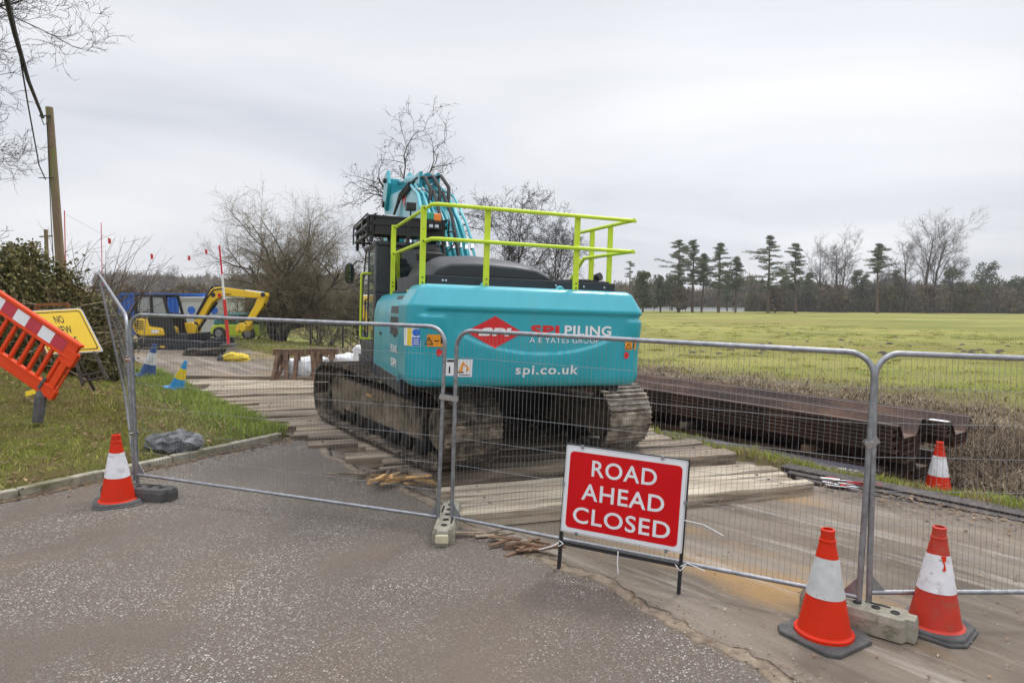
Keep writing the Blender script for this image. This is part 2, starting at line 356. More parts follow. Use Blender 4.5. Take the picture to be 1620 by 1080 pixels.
# asphalt, hardstanding, field: node materials written out
def node_mat(name):
    m = bpy.data.materials.new(name); m.use_nodes = True; t = m.node_tree; return m, t.nodes, t.links, t.nodes['Principled BSDF']
class G:
    def __init__(s, n, l):
        s.n = n; s.l = l; s.c = n.new('ShaderNodeTexCoord').outputs['Object']
    def noise(s, sc, det=6, rough=.6, stretch=None, vec=None, rot=0, dist=0):
        v = vec or s.c
        if rot:
            mp = s.n.new('ShaderNodeMapping'); mp.inputs['Rotation'].default_value = (0, 0, rot); s.l.new(v, mp.inputs[0]); v = mp.outputs[0]
        if stretch:
            mp = s.n.new('ShaderNodeMapping'); mp.inputs['Scale'].default_value = stretch; s.l.new(v, mp.inputs[0]); v = mp.outputs[0]
        q = s.n.new('ShaderNodeTexNoise'); q.inputs['Scale'].default_value = sc; q.inputs['Detail'].default_value = det; q.inputs['Roughness'].default_value = rough
        q.inputs['Distortion'].default_value = dist
        s.l.new(v, q.inputs['Vector']); return q.outputs['Fac']
    def rng(s, v, a, b, c=0, d=1):
        q = s.n.new('ShaderNodeMapRange'); s.l.new(v, q.inputs[0])
        for i, k in enumerate((a, b, c, d)): q.inputs[i+1].default_value = k
        return q.outputs[0]
    def mix(s, f, a, b, mode='MIX'):
        q = s.n.new('ShaderNodeMixRGB'); q.blend_type = mode
        for i, k in enumerate((f, a, b)):
            if isinstance(k, (int, float)): q.inputs[i].default_value = k
            elif isinstance(k, tuple): q.inputs[i].default_value = (*k, 1)
            else: s.l.new(k, q.inputs[i])
        return q.outputs[0]
    def m(s, op, a, b):
        q = s.n.new('ShaderNodeMath'); q.operation = op
        for i, k in enumerate((a, b)):
            if isinstance(k, (int, float)): q.inputs[i].default_value = k
            else: s.l.new(k, q.inputs[i])
        return q.outputs[0]
    def vor(s, sc, rnd=1):
        q = s.n.new('ShaderNodeTexVoronoi'); q.inputs['Scale'].default_value = sc; q.inputs['Randomness'].default_value = rnd; s.l.new(s.c, q.inputs['Vector'])
        return q.outputs['Distance'], q.outputs['Color']
    def bump(s, b, h, st, dist=.01):
        q = s.n.new('ShaderNodeBump'); q.inputs['Strength'].default_value = st; q.inputs['Distance'].default_value = dist
        s.l.new(h, q.inputs['Height']); s.l.new(q.outputs[0], b.inputs['Normal'])
def chips(g, sc, share, size):
    d, c = g.vor(sc); sp = g.n.new('ShaderNodeSeparateColor'); g.l.new(c, sp.inputs[0])
    a = g.rng(d, size, size * .75); k = g.rng(sp.outputs[0], 1 - share, 1 - share + .03)
    return g.m('MULTIPLY', a, k), sp.outputs[1], d

m, n, l, b = node_mat('chipped_asphalt'); g = G(n, l)
base = g.mix(g.rng(g.noise(.45, 5), .35, .65), (.090, .071, .056), (.130, .106, .086))
base = g.mix(g.rng(g.noise(70, 4, .7), .3, .7), base, g.mix(1.0, base, (.62, .60, .58), 'MULTIPLY'))
base = g.mix(g.rng(g.noise(150, 3, .7), .42, .68), base, (.19, .16, .132))
dens = g.rng(g.noise(.62, 5, .65, (1, .7, 1), rot=.4, dist=.6), .38, .62, .06, .95)
c1, r1, d1 = chips(g, 54, .34, .44); c2, r2, d2 = chips(g, 85, .36, .42)
cm = g.m('MULTIPLY', g.m('MAXIMUM', c1, g.m('MULTIPLY', c2, .8)), dens)
chipcol = g.mix(r1, (.25, .22, .19), (.62, .58, .53))
base = g.mix(cm, base, chipcol)
base = g.mix(g.rng(g.noise(1.1, 6, .65, (1, .45, 1), rot=.5), .54, .74, 0, .65), base, (.15, .105, .072))
base = g.mix(g.rng(g.noise(2.3, 3, .6), .70, .78, 0, .6), base, (.19, .125, .08))
l.new(base, b.inputs['Base Color']); b.inputs['Roughness'].default_value = .82; b.inputs['Specular IOR Level'].default_value = .35
g.bump(b, g.m('ADD', g.m('MULTIPLY', cm, .8), g.noise(120, 4, .7)), .7, .006); M['asphalt'] = m

m, n, l, b = node_mat('muddy_hardstanding'); g = G(n, l)
ang = math.atan2(UD.y, UD.x)
base = g.mix(g.rng(g.noise(.7, 6, .6), .35, .65), (.105, .080, .058), (.20, .160, .120))
streak = g.rng(g.noise(1.5, 8, .65, (.16, 1, 1), rot=-ang), .44, .66)
base = g.mix(g.m('MULTIPLY', streak, .75), base, (.31, .265, .215))
base = g.mix(g.rng(g.noise(1.0, 5, .6, (.25, 1, 1), rot=-ang + .1), .58, .74, 0, .7), base, (.065, .048, .036))
base = g.mix(g.rng(g.noise(.75, 5, .6, (.25, 1, 1), rot=-ang - .1), .55, .66, 0, .85), base, (.37, .215, .075))
base = g.mix(g.rng(g.noise(3.0, 6, .7, (.08, 1, 1), rot=-ang), .56, .66, 0, .6), base, (.40, .36, .31))
base = g.mix(g.rng(g.noise(45, 5, .7), .3, .7, 0, .35), base, (.09, .075, .06))
c1, r1, d1 = chips(g, 34, .05, .32); base = g.mix(g.m('MULTIPLY', c1, .8), base, g.mix(r1, (.12, .10, .09), (.46, .42, .37)))
l.new(base, b.inputs['Base Color']); b.inputs['Roughness'].default_value = .85; b.inputs['Specular IOR Level'].default_value = .3
g.bump(b, g.m('ADD', g.noise(40, 6, .7), g.m('MULTIPLY', g.noise(4, 5), 2)), .6, .012); M['hard'] = m

m, n, l, b = node_mat('verge_and_field'); g = G(n, l)
geo = n.new('ShaderNodeNewGeometry'); sx = n.new('ShaderNodeSeparateXYZ'); l.new(geo.outputs['Position'], sx.inputs[0])
verge = g.mix(g.rng(g.noise(1.6, 6, .65), .36, .62), (.17, .125, .055), (.16, .17, .035))
verge = g.mix(g.rng(g.noise(6, 5, .7), .52, .70), verge, (.16, .115, .06))
field = g.mix(g.rng(g.noise(.09, 6, .6, (.35, 1, 1)), .38, .62), (.20, .225, .042), (.37, .35, .095))
field = g.mix(g.rng(g.noise(.8, 6, .7), .46, .68, 0, .75), field, (.34, .28, .12))
field = g.mix(g.rng(g.noise(.26, 5, .7, (.35, 1, 1)), .50, .64, 0, .8), field, (.11, .12, .028))
field = g.mix(g.rng(g.noise(7, 4, .7), .40, .70, 0, .45), field, (.11, .13, .03))
field = g.mix(g.rng(g.noise(.035, 4, .6, (.3, 1, 1)), .5, .62, 0, .5), field, (.30, .225, .085))
soil = (.14, .105, .07)
sv = g.m('ADD', g.m('MULTIPLY', sx.outputs[0], RN.x), g.m('MULTIPLY', sx.outputs[1], RN.y))
f1 = g.rng(g.m('ADD', sv, g.m('MULTIPLY', g.noise(.6, 5), 3.0)), 21.5, 26.5)
far = g.rng(sx.outputs[1], 24, 34)
mid = g.rng(g.m('ADD', sv, g.m('MULTIPLY', g.noise(1.5, 5), 1.2)), 8.6, 9.8)
brown = g.mix(g.rng(g.noise(3, 6, .7), .35, .7), (.10, .072, .042), (.24, .185, .11))
cc = g.mix(mid, verge, brown); cc = g.mix(f1, cc, field); cc = g.mix(far, cc, field)
l.new(cc, b.inputs['Base Color']); b.inputs['Roughness'].default_value = .95; b.inputs['Specular IOR Level'].default_value = .15
g.bump(b, g.m('ADD', g.noise(14, 6, .75), g.m('MULTIPLY', g.noise(1.2, 5), 3)), 1.0, .08); M['ground'] = m

# one sheet: fine near the camera, coarse out to the horizon
def axis(lo, hi, near_lo, near_hi, d0, grow):
    a = list(np.arange(near_lo, near_hi + 1e-6, d0)); dd = d0; x = near_hi
    while x < hi: dd *= grow; x += dd; a.append(min(x, hi))
    dd = d0; x = near_lo; pre = []
    while x > lo: dd *= grow; x -= dd; pre.append(max(x, lo))
    return np.array(pre[::-1] + a)
gx = axis(-900, 900, -20, 24, .2, 1.16); gy = axis(-25, 1500, 1, 32, .2, 1.13)
XX, YY = np.meshgrid(gx, gy); ZZ = gz(XX, YY)
RIV = sstep(148, 152, YY) * (1 - sstep(205, 225, YY)) * sstep(10, 25, XX)
ZZ = ZZ - 1.6 * RIV
nx, ny = len(gx), len(gy)
idx = np.arange(nx * ny).reshape(ny, nx)
Fq = np.stack([idx[:-1, :-1], idx[:-1, 1:], idx[1:, 1:], idx[1:, :-1]], -1).reshape(-1, 4)
go = fastmesh('ground', np.stack([XX, YY, ZZ], -1).reshape(-1, 3), Fq, M['ground'], smooth=True)
tag(go, kind='structure')

def sheet(name, pts, z, mat, grid=None):
    b = MB(); b.add([(x, y, z) for x, y in pts], [tuple(range(len(pts)))])
    o = b.build(name, mat); b2 = bmesh.new(); b2.from_mesh(o.data); bmesh.ops.triangulate(b2, faces=b2.faces); bmesh.ops.recalc_face_normals(b2, faces=b2.faces)
    if b2.faces and sum(f.normal.z for f in b2.faces) < 0: bmesh.ops.reverse_faces(b2, faces=b2.faces)
    b2.to_mesh(o.data); b2.free(); return tag(o, kind='structure')
S_ED = 3.72
def edge_w(t): return S_ED + .05 * math.sin(t * 2.1) + .035 * math.sin(t * 5.3 + 1)
edge = [tuple((st(edge_w(t), t)).xy) for t in np.arange(10.2, -9.01, -.25)]
sheet('asphalt_road', [(x - .09, y + .055) for x, y in KERB] + edge + [(12, -12), (-14, -8)], 0.008, M['asphalt'])
rt = [tuple((st(HS_R + .10 * math.sin(t * 1.3) + .08 * math.sin(t * 3.7), t)).xy) for t in np.arange(-9, 60.1, .3)]
lf = [tuple((st(3.72 if t > 10.5 else 3.2, t)).xy) for t in np.arange(60, -9.1, -.5)]
def hz(s, t):
    return -.075 * sstep(3.78, 4.05, s) * sstep(2.2, 5.0, t)
tt = np.arange(-9, 60.1, .3); ff = np.concatenate([np.linspace(0, .12, 6), np.linspace(.15, 1, 28)]); P_ = []
for t in tt:
    r_ = HS_R + .10 * math.sin(t * 1.3) + .08 * math.sin(t * 3.7); l_ = 3.72 if t > 10.5 else 3.4
    for f_ in ff: s_ = l_ + (r_ - l_) * f_; q_ = st(s_, t); P_.append((q_.x, q_.y, float(hz(s_, t))))
nf = len(ff); ix = np.arange(len(tt) * nf).reshape(len(tt), nf)
tag(fastmesh('hardstanding', P_, np.stack([ix[:-1, :-1], ix[:-1, 1:], ix[1:, 1:], ix[1:, :-1]], -1).reshape(-1, 4), M['hard'], smooth=True), kind='structure')
# river beyond the field
m, n, l, b = node_mat('river_water'); g = G(n, l)
b.inputs['Base Color'].default_value = (.05, .06, .06, 1); b.inputs['Roughness'].default_value = .4; b.inputs['Specular IOR Level'].default_value = 1.0
g.bump(b, g.noise(.6, 4, .6, (.3, 1, 1)), .9, .35)
b = MB(); b.add([(12, 149, -1.05), (420, 149, -1.05), (420, 224, -1.05), (12, 224, -1.05)], [(0, 1, 2, 3)])
tag(b.build('river', m), kind='structure')

# kerb stones, each 0.9 m
def along(pts, step):
    P = [Vector((x, y, 0)) for x, y in pts]; d = [0]
    for a, c in zip(P[:-1], P[1:]): d.append(d[-1] + (c - a).length)
    def f(s):
        for i in range(len(P) - 1):
            if s <= d[i+1] or i == len(P) - 2: return P[i].lerp(P[i+1], (s - d[i]) / (d[i+1] - d[i]))
    return f, d[-1]
f, tot = along(KERB, .9); kb = MB(); rk = random.Random(3)
s = 0
while s + .9 < tot:
    a, c = f(s + .006), f(s + .894); dn = Vector((-(c - a).y, (c - a).x, 0)).normalized(); dz = rk.uniform(-.008, .008)
    kb.bar(a + dn * .055 + Vector((0, 0, .03 + dz)), c + dn * .055 + Vector((0, 0, .03 + dz)), .12, .17); s += .9
tag(kb.build('kerb', M['kerb'], bevel=.014), kind='structure')

# grass blades on the bank, and tufts in the field edge
def blades(name, n, region, hmin, hmax, wd, mat, seed, lean=.5):
    rg = np.random.default_rng(seed); x, y = region(rg, n); z = gz(x, y); k = len(x)
    h = rg.uniform(hmin, hmax, k) * (.6 + .5 * np.clip(wob(x * 1.3, y * 1.3) + .5, 0, 1.4)); a = rg.uniform(0, 2*np.pi, k); la = rg.uniform(0, 2*np.pi, k); ll = h * rg.uniform(.1, lean * 2, k)
    ww = wd * rg.uniform(.6, 1.3, k)
    V = np.empty((k, 3, 3)); V[:, 0] = np.stack([x - np.cos(a)*ww, y - np.sin(a)*ww, z - .01], -1); V[:, 1] = np.stack([x + np.cos(a)*ww, y + np.sin(a)*ww, z - .01], -1)
    V[:, 2] = np.stack([x + np.cos(la)*ll, y + np.sin(la)*ll, z + h], -1)
    return tag(fastmesh(name, V.reshape(-1, 3), np.arange(3*k).reshape(-1, 3), mat), kind='stuff')
M['grass'] = pmat('verge_grass', [(.23, .21, .042), (.29, .33, .045), (.40, .43, .075)], 1.1, 6, .8, island=.45, patch=[((.32, .235, .11), 2.2, .47, .62)])
M['grass_fresh'] = pmat('fresh_grass', [(.19, .26, .032), (.30, .36, .06)], 1.1, 6, .8, island=.4)
M['grass_field'] = pmat('field_grass', [(.26, .275, .055), (.39, .37, .10)], .5, 6, .9, island=.35)
def reg_bank(rg, n):
    x = rg.uniform(-17, -2.5, n); y = rg.uniform(4.0, 21, n); dk = seg_signed(x, y, KERB_ALL)
    ok = (dk > .10) & (dk < 8) & (np.abs(x) / y < .84) & (rg.random(n) < np.clip(11 / y, .3, 1) ** 1.2) & (rg.random(n) < np.clip(.75 + .6*wob(x*.9+3, y*.9), .25, 1)); return x[ok], y[ok]
blades('verge_grass', 320000, reg_bank, .025, .085, .0055, M['grass'], 1, .7)
def reg_fresh(rg, n):
    t = rg.uniform(8.5, 21, n); o = np.abs(rg.normal(0, .55, n)) + .03; x = RN.x*(3.7 - o) + UD.x*t; y = RN.y*(3.7 - o) + UD.y*t
    ok = seg_signed(x, y, KERB_ALL) > .05; return x[ok], y[ok]
blades('verge_grass', 26000, reg_fresh, .07, .20, .008, M['grass_fresh'], 2, .6)
def reg_edge(rg, n):
    s = 8.6 + rg.exponential(.5, n); t = rg.uniform(-6, 14, n); x = RN.x*s + UD.x*t; y = RN.y*s + UD.y*t; return x, y
blades('verge_grass', 22000, reg_edge, .03, .14, .007, M['grass'], 3)
def reg_patch(rg, n):
    s = rg.uniform(6.9, 13, n); t = rg.uniform(15.5, 34, n); x = RN.x*s + UD.x*t; y = RN.y*s + UD.y*t; ok = s > 6.9 + .3*np.sin(t*2); return x[ok], y[ok]
blades('verge_grass', 30000, reg_patch, .06, .20, .012, M['grass_field'], 4)
def reg_field(rg, n):
    s = rg.uniform(20, 46, n); t = rg.uniform(-26, 32, n); x = RN.x*s + UD.x*t; y = RN.y*s + UD.y*t
    ok = (y > 5) & (y < 42) & (np.abs(x)/y < .84) & (rg.random(n) < np.clip(16 / y, .2, 1) ** 1.5); return x[ok], y[ok]
def reg_tuft(rg, n):
    c = 900; s = rg.uniform(19, 70, c); t = rg.uniform(-40, 55, c); cx = RN.x*s + UD.x*t; cy = RN.y*s + UD.y*t; i = rg.integers(0, c, n); r_ = .10 + .25*((i*7919) % 100)/100; x = cx[i] + rg.normal(0, 1, n)*r_*1.6; y = cy[i] + rg.normal(0, 1, n)*r_; ok = (y > 8) & (y < 75) & (np.abs(x)/y < .84); return x[ok], y[ok]
blades('field_grass', 70000, reg_tuft, .05, .15, .016, M['grass'], 15)
blades('field_grass', 110000, reg_field, .03, .075, .011, M['grass_field'], 5)
# ---------------------------------------------------------------- timber mats on the works road
VD = Vector((.957, .29, 0)); ND = Vector((-.29, .957, 0))
def make_mat(name, label, group, corner, length, width, z0, mat, seed, split=False, tilt=0.0, nb=5, jag=.10):
    rg = random.Random(seed); c = Vector(corner)
    o = thing(name, label, 'timber mat', (c.x, c.y, z0), math.atan2(VD.y, VD.x), group)
    b = MB(); bw = width / nb
    for i in range(nb):
        l0 = rg.uniform(-jag, jag*.7); l1 = length + rg.uniform(-.10, .10); hz = .145 + rg.uniform(-.016, .016)
        if split and i == 0: l0 += .25
        n = 12; secs = []
        for k in range(n + 1):
            x = l0 + (l1 - l0) * k / n; wz = rg.uniform(-.007, .007); wy = rg.uniform(-.006, .006); e_ = rg.uniform(.01, .03) if k in (0, n) else 0
            y0 = i*bw + .006 + wy + e_; y1 = (i+1)*bw - .006 + wy - e_
            secs.append([(x, y0, 0), (x, y1, 0), (x, y1, hz - .012 + wz), (x, y1 - .012, hz + wz), (x, y0 + .012, hz + wz), (x, y0, hz - .012 + wz)])
        b.loft(secs)
    b.mi = 1
    for x in (.35, length - .35):
        for i in range(nb):
            b.lathe([(.016, .141), (.016, .152), (.01, .155)], 8, (x + rg.uniform(-.02, .02), (i+.5)*bw, 0))
    b.build('boards', [mat, M['mudsteel']], o)
    if tilt: o.rotation_euler = (tilt, 0, math.atan2(VD.y, VD.x))
    return o
c1 = gp(752, 838, -.065)
make_mat('timber_mat', 'pale clean timber mat lying in front of the tracks, behind the red road sign', 'timber mats on the works road', (c1.x - .12, c1.y + .02), 4.25, 1.05, -.065, M['mat_pale'], 1)
base0 = gp(603, 775, -.065)
k_lab = ['splintered dark timber mat under the rear end of the excavator tracks', 'muddy timber mat second from the rear under the excavator',
         'muddy timber mat third from the rear under the excavator', 'muddy timber mat under the middle of the left track',
         'muddy timber mat under the front half of the left track', 'weathered timber mat at the front tip of the left track',
         'weathered timber mat just past the front tip of the left track', 'worn timber mat between the excavator and the trestles, nearer the track',
         'worn timber mat two short of the brown trestles', 'worn timber mat right in front of the brown trestles']
for k in range(10):
    lft = [.0, .22, -.18, .05, -.25, .12, -.2, -.1, .1, -.2][k]
    c = base0 + UD * (1.06 * k / .927) + VD * lft
    make_mat('timber_mat', k_lab[k], 'timber mats on the works road', c, 5.0 - lft, 1.02, -.07 + (.012 if k % 2 else 0), M[['mat_dark', 'mat_mid', 'mat_dark', 'mat_mid', 'mat_dark', 'mat_mid', 'mat_mid', 'mat_mid', 'mat_pale', 'mat_pale'][k]], 20 + k, split=k == 0, tilt=R(-.5) if k == 6 else 0, nb=3 if k < 7 else 4, jag=.24 if k < 6 else .12)
# a long timber lying across the far end
a = gp(292, 603); c = gp(560, 607)
tb = MB(); tb.bar(Vector((0, 0, .09)), (c - a) + Vector((0, 0, .09)), .2, .17); o = tb.build('timber_beam', M['mat_mid'], loc=a, bevel=.01)
tag(o, 'long squared timber lying across the road at the far end of the mats', 'timber')
# broken end of the rear mat and debris by the mat corners
def splinters(label, p, n, seed, sp, ln, mat, name='split_wood'):
    rg = random.Random(seed); b = MB()
    for i in range(n):
        q = Vector((rg.gauss(0, sp), rg.gauss(0, sp * .45), rg.uniform(.01, .07))); a_ = rg.gauss(.25, .5); l = rg.uniform(.4, 1) * ln
        d = Vector((math.cos(a_), math.sin(a_), rg.uniform(-.15, .15))) * l / 2
        b.bar(q - d, q + d, rg.uniform(.012, .05), rg.uniform(.008, .025), (rg.uniform(-.4, .4), 0, 1))
    return tag(b.build(name, mat, loc=p), label, kind='stuff')
splinters('fresh yellow splinters', gp(628, 764, .06) + Vector((0, 0, .01)), 20, 5, .17, .36, M['splinter'])
splinters('broken boards', gp(600, 758, .0), 18, 8, .25, .5, M['mat_dark'])
splinters('broken boards', gp(832, 868, .0), 15, 6, .13, .40, M['oldwood'])
splinters('broken boards', gp(790, 850, .0), 7, 9, .14, .36, M['mat_mid'])

# ---------------------------------------------------------------- steel sheet piles
def pile_profile(): return [(0, 0), (.13, 0), (.28, -.20), (.68, -.20), (.83, 0), (.96, 0)]
def pile_mesh(length, th=.013):
    P = pile_profile(); Q = []
    # offset polyline for thickness
    for i, (x, z) in enumerate(P):
        a = Vector(P[max(i-1, 0)]); c = Vector(P[min(i+1, len(P)-1)]); d = (c - a).normalized(); Q.append((x + d.y*th*1.0, z - d.x*th*1.15))
    poly = P + Q[::-1]; b = MB(); k = 14
    b.loft([[(x, length * j / k, z) for x, z in poly] for j in range(k + 1)])
    # interlock beads at both flange edges
    for x in (0, .96):
        b.prism([(-.018, -.028), (.018, -.028), (.018, .012), (-.018, .012)], 0, length, lambda u, v, w_, x=x: (x + u, w_, v - .002))
    me = b.build('steel_sheet_pile', M['rust']); return me
def pile_at(s, t, z, src, label, group, roll=0.0):
    o = src.copy(); col.objects.link(o); o.location = st(s, t) + Vector((0, 0, z)); o.rotation_euler = (0, roll, math.atan2(UD.y, UD.x) - math.pi/2)
    return tag(o, label, 'sheet pile', group)
p_long = pile_mesh(11.6)
LAB_U = 'rusty steel sheet pile nested in the near bundle of the upper tier'
LAB_L = 'rusty steel sheet pile nested in the near bundle of the lower tier'
LAB_F = 'rusty sheet pile in the far bundle of the upper tier, sticking out further'
LAB_G = 'rusty sheet pile in the far bundle of the lower tier'
src = p_long; S0, T0 = 9.72, 3.85
pe = at(1461, 677, 8.86)
for k in range(7):
    pile_at(S0 + (k % 2) * .012, T0 + [.0, .05, .02, .08, .03, .06, .01][k], .205 + k * .058, src, LAB_U, 'sheet piles in the upper tier')
    pile_at(S0 + .05 + (k % 2) * .012, T0 + .12 + [.0, .04, .08, .02, .05, .01, .06][k], -.385 + k * .052, src, LAB_L, 'sheet piles in the lower tier')
for k in range(4):
    pile_at(S0 + .97, T0 - .30 + [0, .03, .02, .0][k], .365 + k * .058, src, LAB_F, 'sheet piles in the far bundle of the upper tier')
    pile_at(S0 + 1.02, T0 + .2, -.24 + k * .052, src, LAB_G, 'sheet piles in the far bundle of the lower tier')
bpy.data.objects.remove(p_long)
# white sticker on the far bundle's end lies on the top flange
tb = MB(); tb.bx(0, .15, 0, .24, 0, .004); o = tb.build('white_tag', M['white'], loc=st(S0 + 1.0, T0 - .25) + Vector((0, 0, .538))); o.rotation_euler = (0, 0, math.atan2(UD.y, UD.x) - math.pi/2)
tag(o, 'white label stuck on the end of the rusty sheet pile stack', 'label')
# dunnage between the tiers
for i, t in enumerate((T0 + 1.3, T0 + 3.6, T0 + 6.4, T0 + 9.5)):
    for lev, z in ((0, -.06), (1, -.64)):
        b = MB(); b.bx(-.05, 2.0, -.07, .07, 0, .11 if lev == 0 else .1); o = b.build('timber_spacer', M['mat_dark'] if i % 2 else M['oldwood'], loc=st(S0 + .06, t + lev * .3) + Vector((0, 0, z)), bevel=.008)
        o.rotation_euler = (0, 0, math.atan2(RN.y, RN.x))
        tag(o, ('timber spacer between the two tiers of piles' if lev == 0 else 'timber bearer under the lower tier of piles'), 'timber', 'timber spacers between the tiers' if lev == 0 else 'timber bearers under the piles')
# the flat pile lying in front, and the nested ones by the kerb side
b = MB(); lg = 4.75
b.loft([[(x, lg * j / 8, z) for x, z in [(-.02, .015), (.0, .045), (.10, .05), (.16, .07), (.50, .09), (.62, .05), (.70, .045), (.70, .03), (.60, .03), (.48, .07), (.18, .05), (.02, .03)]] for j in range(9)])
e1 = gp(1372, 757, -.08); o = b.build('steel_sheet_pile', M['millsteel'], loc=Vector((e1.x - .05, e1.y, -.13)))
e0 = gp(1028, 690, -.08); dv = (e0 - e1); o.rotation_euler = (0, 0, math.atan2(dv.y, dv.x) - math.pi/2); o.scale = (1, dv.length / lg, 1)
tag(o, 'blue grey sheet pile lying flat on the ground in front of the rusty stack', 'sheet pile')
b2 = MB()
v_, f_ = glyphs('4-3 Go', .02)
put_text(b2, '4.3 60', lambda x, y: (x, y, 0), 0, .34, 0, .09)
o2 = b2.build('chalk_mark', M['white'], o); o2.location = (.22, .18, .094); o2.rotation_euler = (R(2), 0, math.pi/2 + .1)
M['darkrust'] = pmat('dark_steel', [(.018, .014, .013), (.045, .034, .03), (.10, .075, .06)], 4, 6, .55, .15, 30, metal=.3)
for k, (t0, ds, zz) in enumerate(((-3.6, 0, .02), (-3.55, .07, .05), (-3.5, .15, .085))):
    b = MB()
    b.loft([[(x, 7.0 * j / 10, z) for x, z in [(0, 0), (.04, .0), (.04, .03), (.012, .034), (.012, .055), (.04, .06), (.22, .05), (.24, .0), (.26, .0), (.245, .065), (.03, .075), (0, .06)]] for j in range(11)])
    a_ = gp(1640, 842, -.05); c_ = gp(1295, 768, -.05)
    o = b.build('steel_rail', M['darkrust'], loc=Vector((a_.x, a_.y, -.10 + zz)) + RN * (ds * 1.3)); dv = c_ - a_; o.rotation_euler = (0, 0, math.atan2(dv.y, dv.x) - math.pi/2)
    o.scale = (1, (dv.length + .3 + k * .15) / 7.0, 1)
    tag(o, ['dark steel section on the verge edge, nearest of the three to the road', 'dark steel section lying between two others along the verge edge', 'dark steel section on the verge edge, nearest to the rear cone'][k], 'steel section')
# torn red and white tape on the ground, red paint stroke
rg = random.Random(4)
for q, (px, py) in enumerate(((1312, 764), (1330, 770))):
    b = MB(); p = gp(px, py, -.02)
    for i in range(9):
        a_ = rg.uniform(-.5, .5); l = rg.uniform(.12, .4); d = Vector((math.cos(a_), -.6 * math.sin(a_) - .4, rg.uniform(-.1, .1))) * l; s_ = Vector((rg.gauss(0, .12), rg.gauss(0, .07), rg.uniform(.02, .07)))
        b.mi = i % 2; b.bar(s_, s_ + d, .035, .003, (rg.uniform(-.4, .4), 0, 1))
    tag(b.build('barrier_tape', [M['redv'], M['white']], loc=p), ['torn red and white tape heap by the corner of the pale mat', 'torn red and white tape heap beside the flat grey pile'][q], 'tape')

# ---------------------------------------------------------------- mesh fence panels
def fence_panel(label, P0, P1, T0_, T1_, nh=7, ext=0.0, bottom=.06, pitch=.041, bow=0.0):
    P0, P1, T0_, T1_ = map(Vector, (P0, P1, T0_, T1_)); o = thing('mesh_fence', label, 'fence panel', P0, 0, 'mesh fence panels closing the road')
    Wd = (P1 - P0).length; Ht = (T0_ - P0).length; nrm = (P1 - P0).cross(T0_ - P0).normalized()
    def Q(u, v): 
        a = P0.lerp(P1, u); c = T0_.lerp(T1_, u); return a.lerp(c, v) - P0 + nrm * (bow * math.sin(math.pi*u) * math.sin(math.pi*v))
    rr = .17; ru, rv = rr / Wd, rr / Ht; path = [Q(0, 0)]
    for k in range(9):
        t = math.pi/2*k/8; path.append(Q(ru*(1-math.cos(t)), 1 - rv + rv*math.sin(t)))
    for k in range(1, 8): path.append(Q(ru + (1-2*ru)*k/8, 1))
    for k in range(9):
        t = math.pi/2*k/8; path.append(Q(1 - ru + ru*math.sin(t), 1 - rv + rv*math.cos(t)))
    path.append(Q(1, 0))
    b = MB(); b.tube(path, .0205, 10); b.build('frame', M['galv'], o, smooth=True)
    b = MB(); b.tube([Q(k/8, bottom) for k in range(9)], .017, 10); b.build('bottom_rail', M['galv'], o, smooth=True)
    b = MB(); n = int(Wd / pitch); rg = random.Random(len(label))
    for i in range(1, n):
        u = i / n; top = 1.0 - (rv - math.sqrt(max(0, rv*rv - (rv*(1-u/ru))**2)) if u < ru else (rv - math.sqrt(max(0, rv*rv - (rv*(1-(1-u)/ru))**2)) if u > 1-ru else 0))
        b.tube([Q(u + rg.uniform(-.0008, .0008), bottom), Q(u, .5), Q(u, top)], .0014, 3, False)
    for i in range(1, nh):
        v = bottom + (1 - bottom) * i / nh; b.tube([Q(k/10, v + rg.uniform(-.0015, .0015)) for k in range(11)], .0017, 4, False)
    b.build('wire_mesh', M['wire'], o, fix=False)
    for u, sgn in ((0, 1), (1, -1)):
        b = MB(); p = [Q(u + sgn*.005, bottom + .008), Q(u + sgn*.115/Wd, bottom + .008), Q(u + sgn*.005, bottom + .075)]
        q = nrm * .003; b.add([x + q for x in p] + [x - q for x in p], [(0, 1, 2), (5, 4, 3), (0, 3, 4, 1), (1, 4, 5, 2), (2, 5, 3, 0)])
        b.build('gusset', M['galv'], o)
    return o
def post(pxb, pyb, zb, pxt, pyt, zs=None):
    B = gp(pxb, pyb, zb); T = at(pxt, pyt, B.y); return B, T
A0, AT0 = post(218, 766, .11, 205.5, 497); A1, AT1 = post(692, 836, .03, 705, 517)
B0, BT0 = post(714, 836, .03, 723, 522); B1, BT1 = post(1357, 968, .08, 1385, 559)
C0, CT0 = post(1374, 960, .12, 1386, 558); C1, CT1 = post(1790, 958, .12, 1812, 574)
fa = fence_panel('mesh fence panel across the grey road, between the left cone and the middle block', A0, A1, AT0, AT1)
fb = fence_panel('widest mesh fence panel, in front of the teal excavator and behind the red sign', B0, B1, BT0, BT1)
fc = fence_panel('mesh fence panel cut by the right edge, behind the rightmost cone', C0, C1, CT0, CT1)
D0 = A0 + Vector((-.09, .10, .02)); DT0 = at(200, 500, D0.y); D1 = at(197, 622, 11.1); DT1 = at(155, 431, 11.0)
fd = fence_panel('mesh fence panel climbing the grass bank edge on, beside the yellow sign', D0, D1, DT0, DT1, nh=6, bow=.05, pitch=.19)
def coupler(parent, a, c):
    b = MB(); d = (c - a).normalized(); n_ = d.cross(Vector((0, 0, 1))); m_ = (a + c) / 2
    b.bar(a - d*.03 + n_*.026, c + d*.03 + n_*.026, .007, .05); b.bar(a - d*.03 - n_*.026, c + d*.03 - n_*.026, .007, .05)
    b.tube([m_ - n_*.05, m_ + n_*.05], .009, 6); b.build('coupler', M['chrome'], parent)
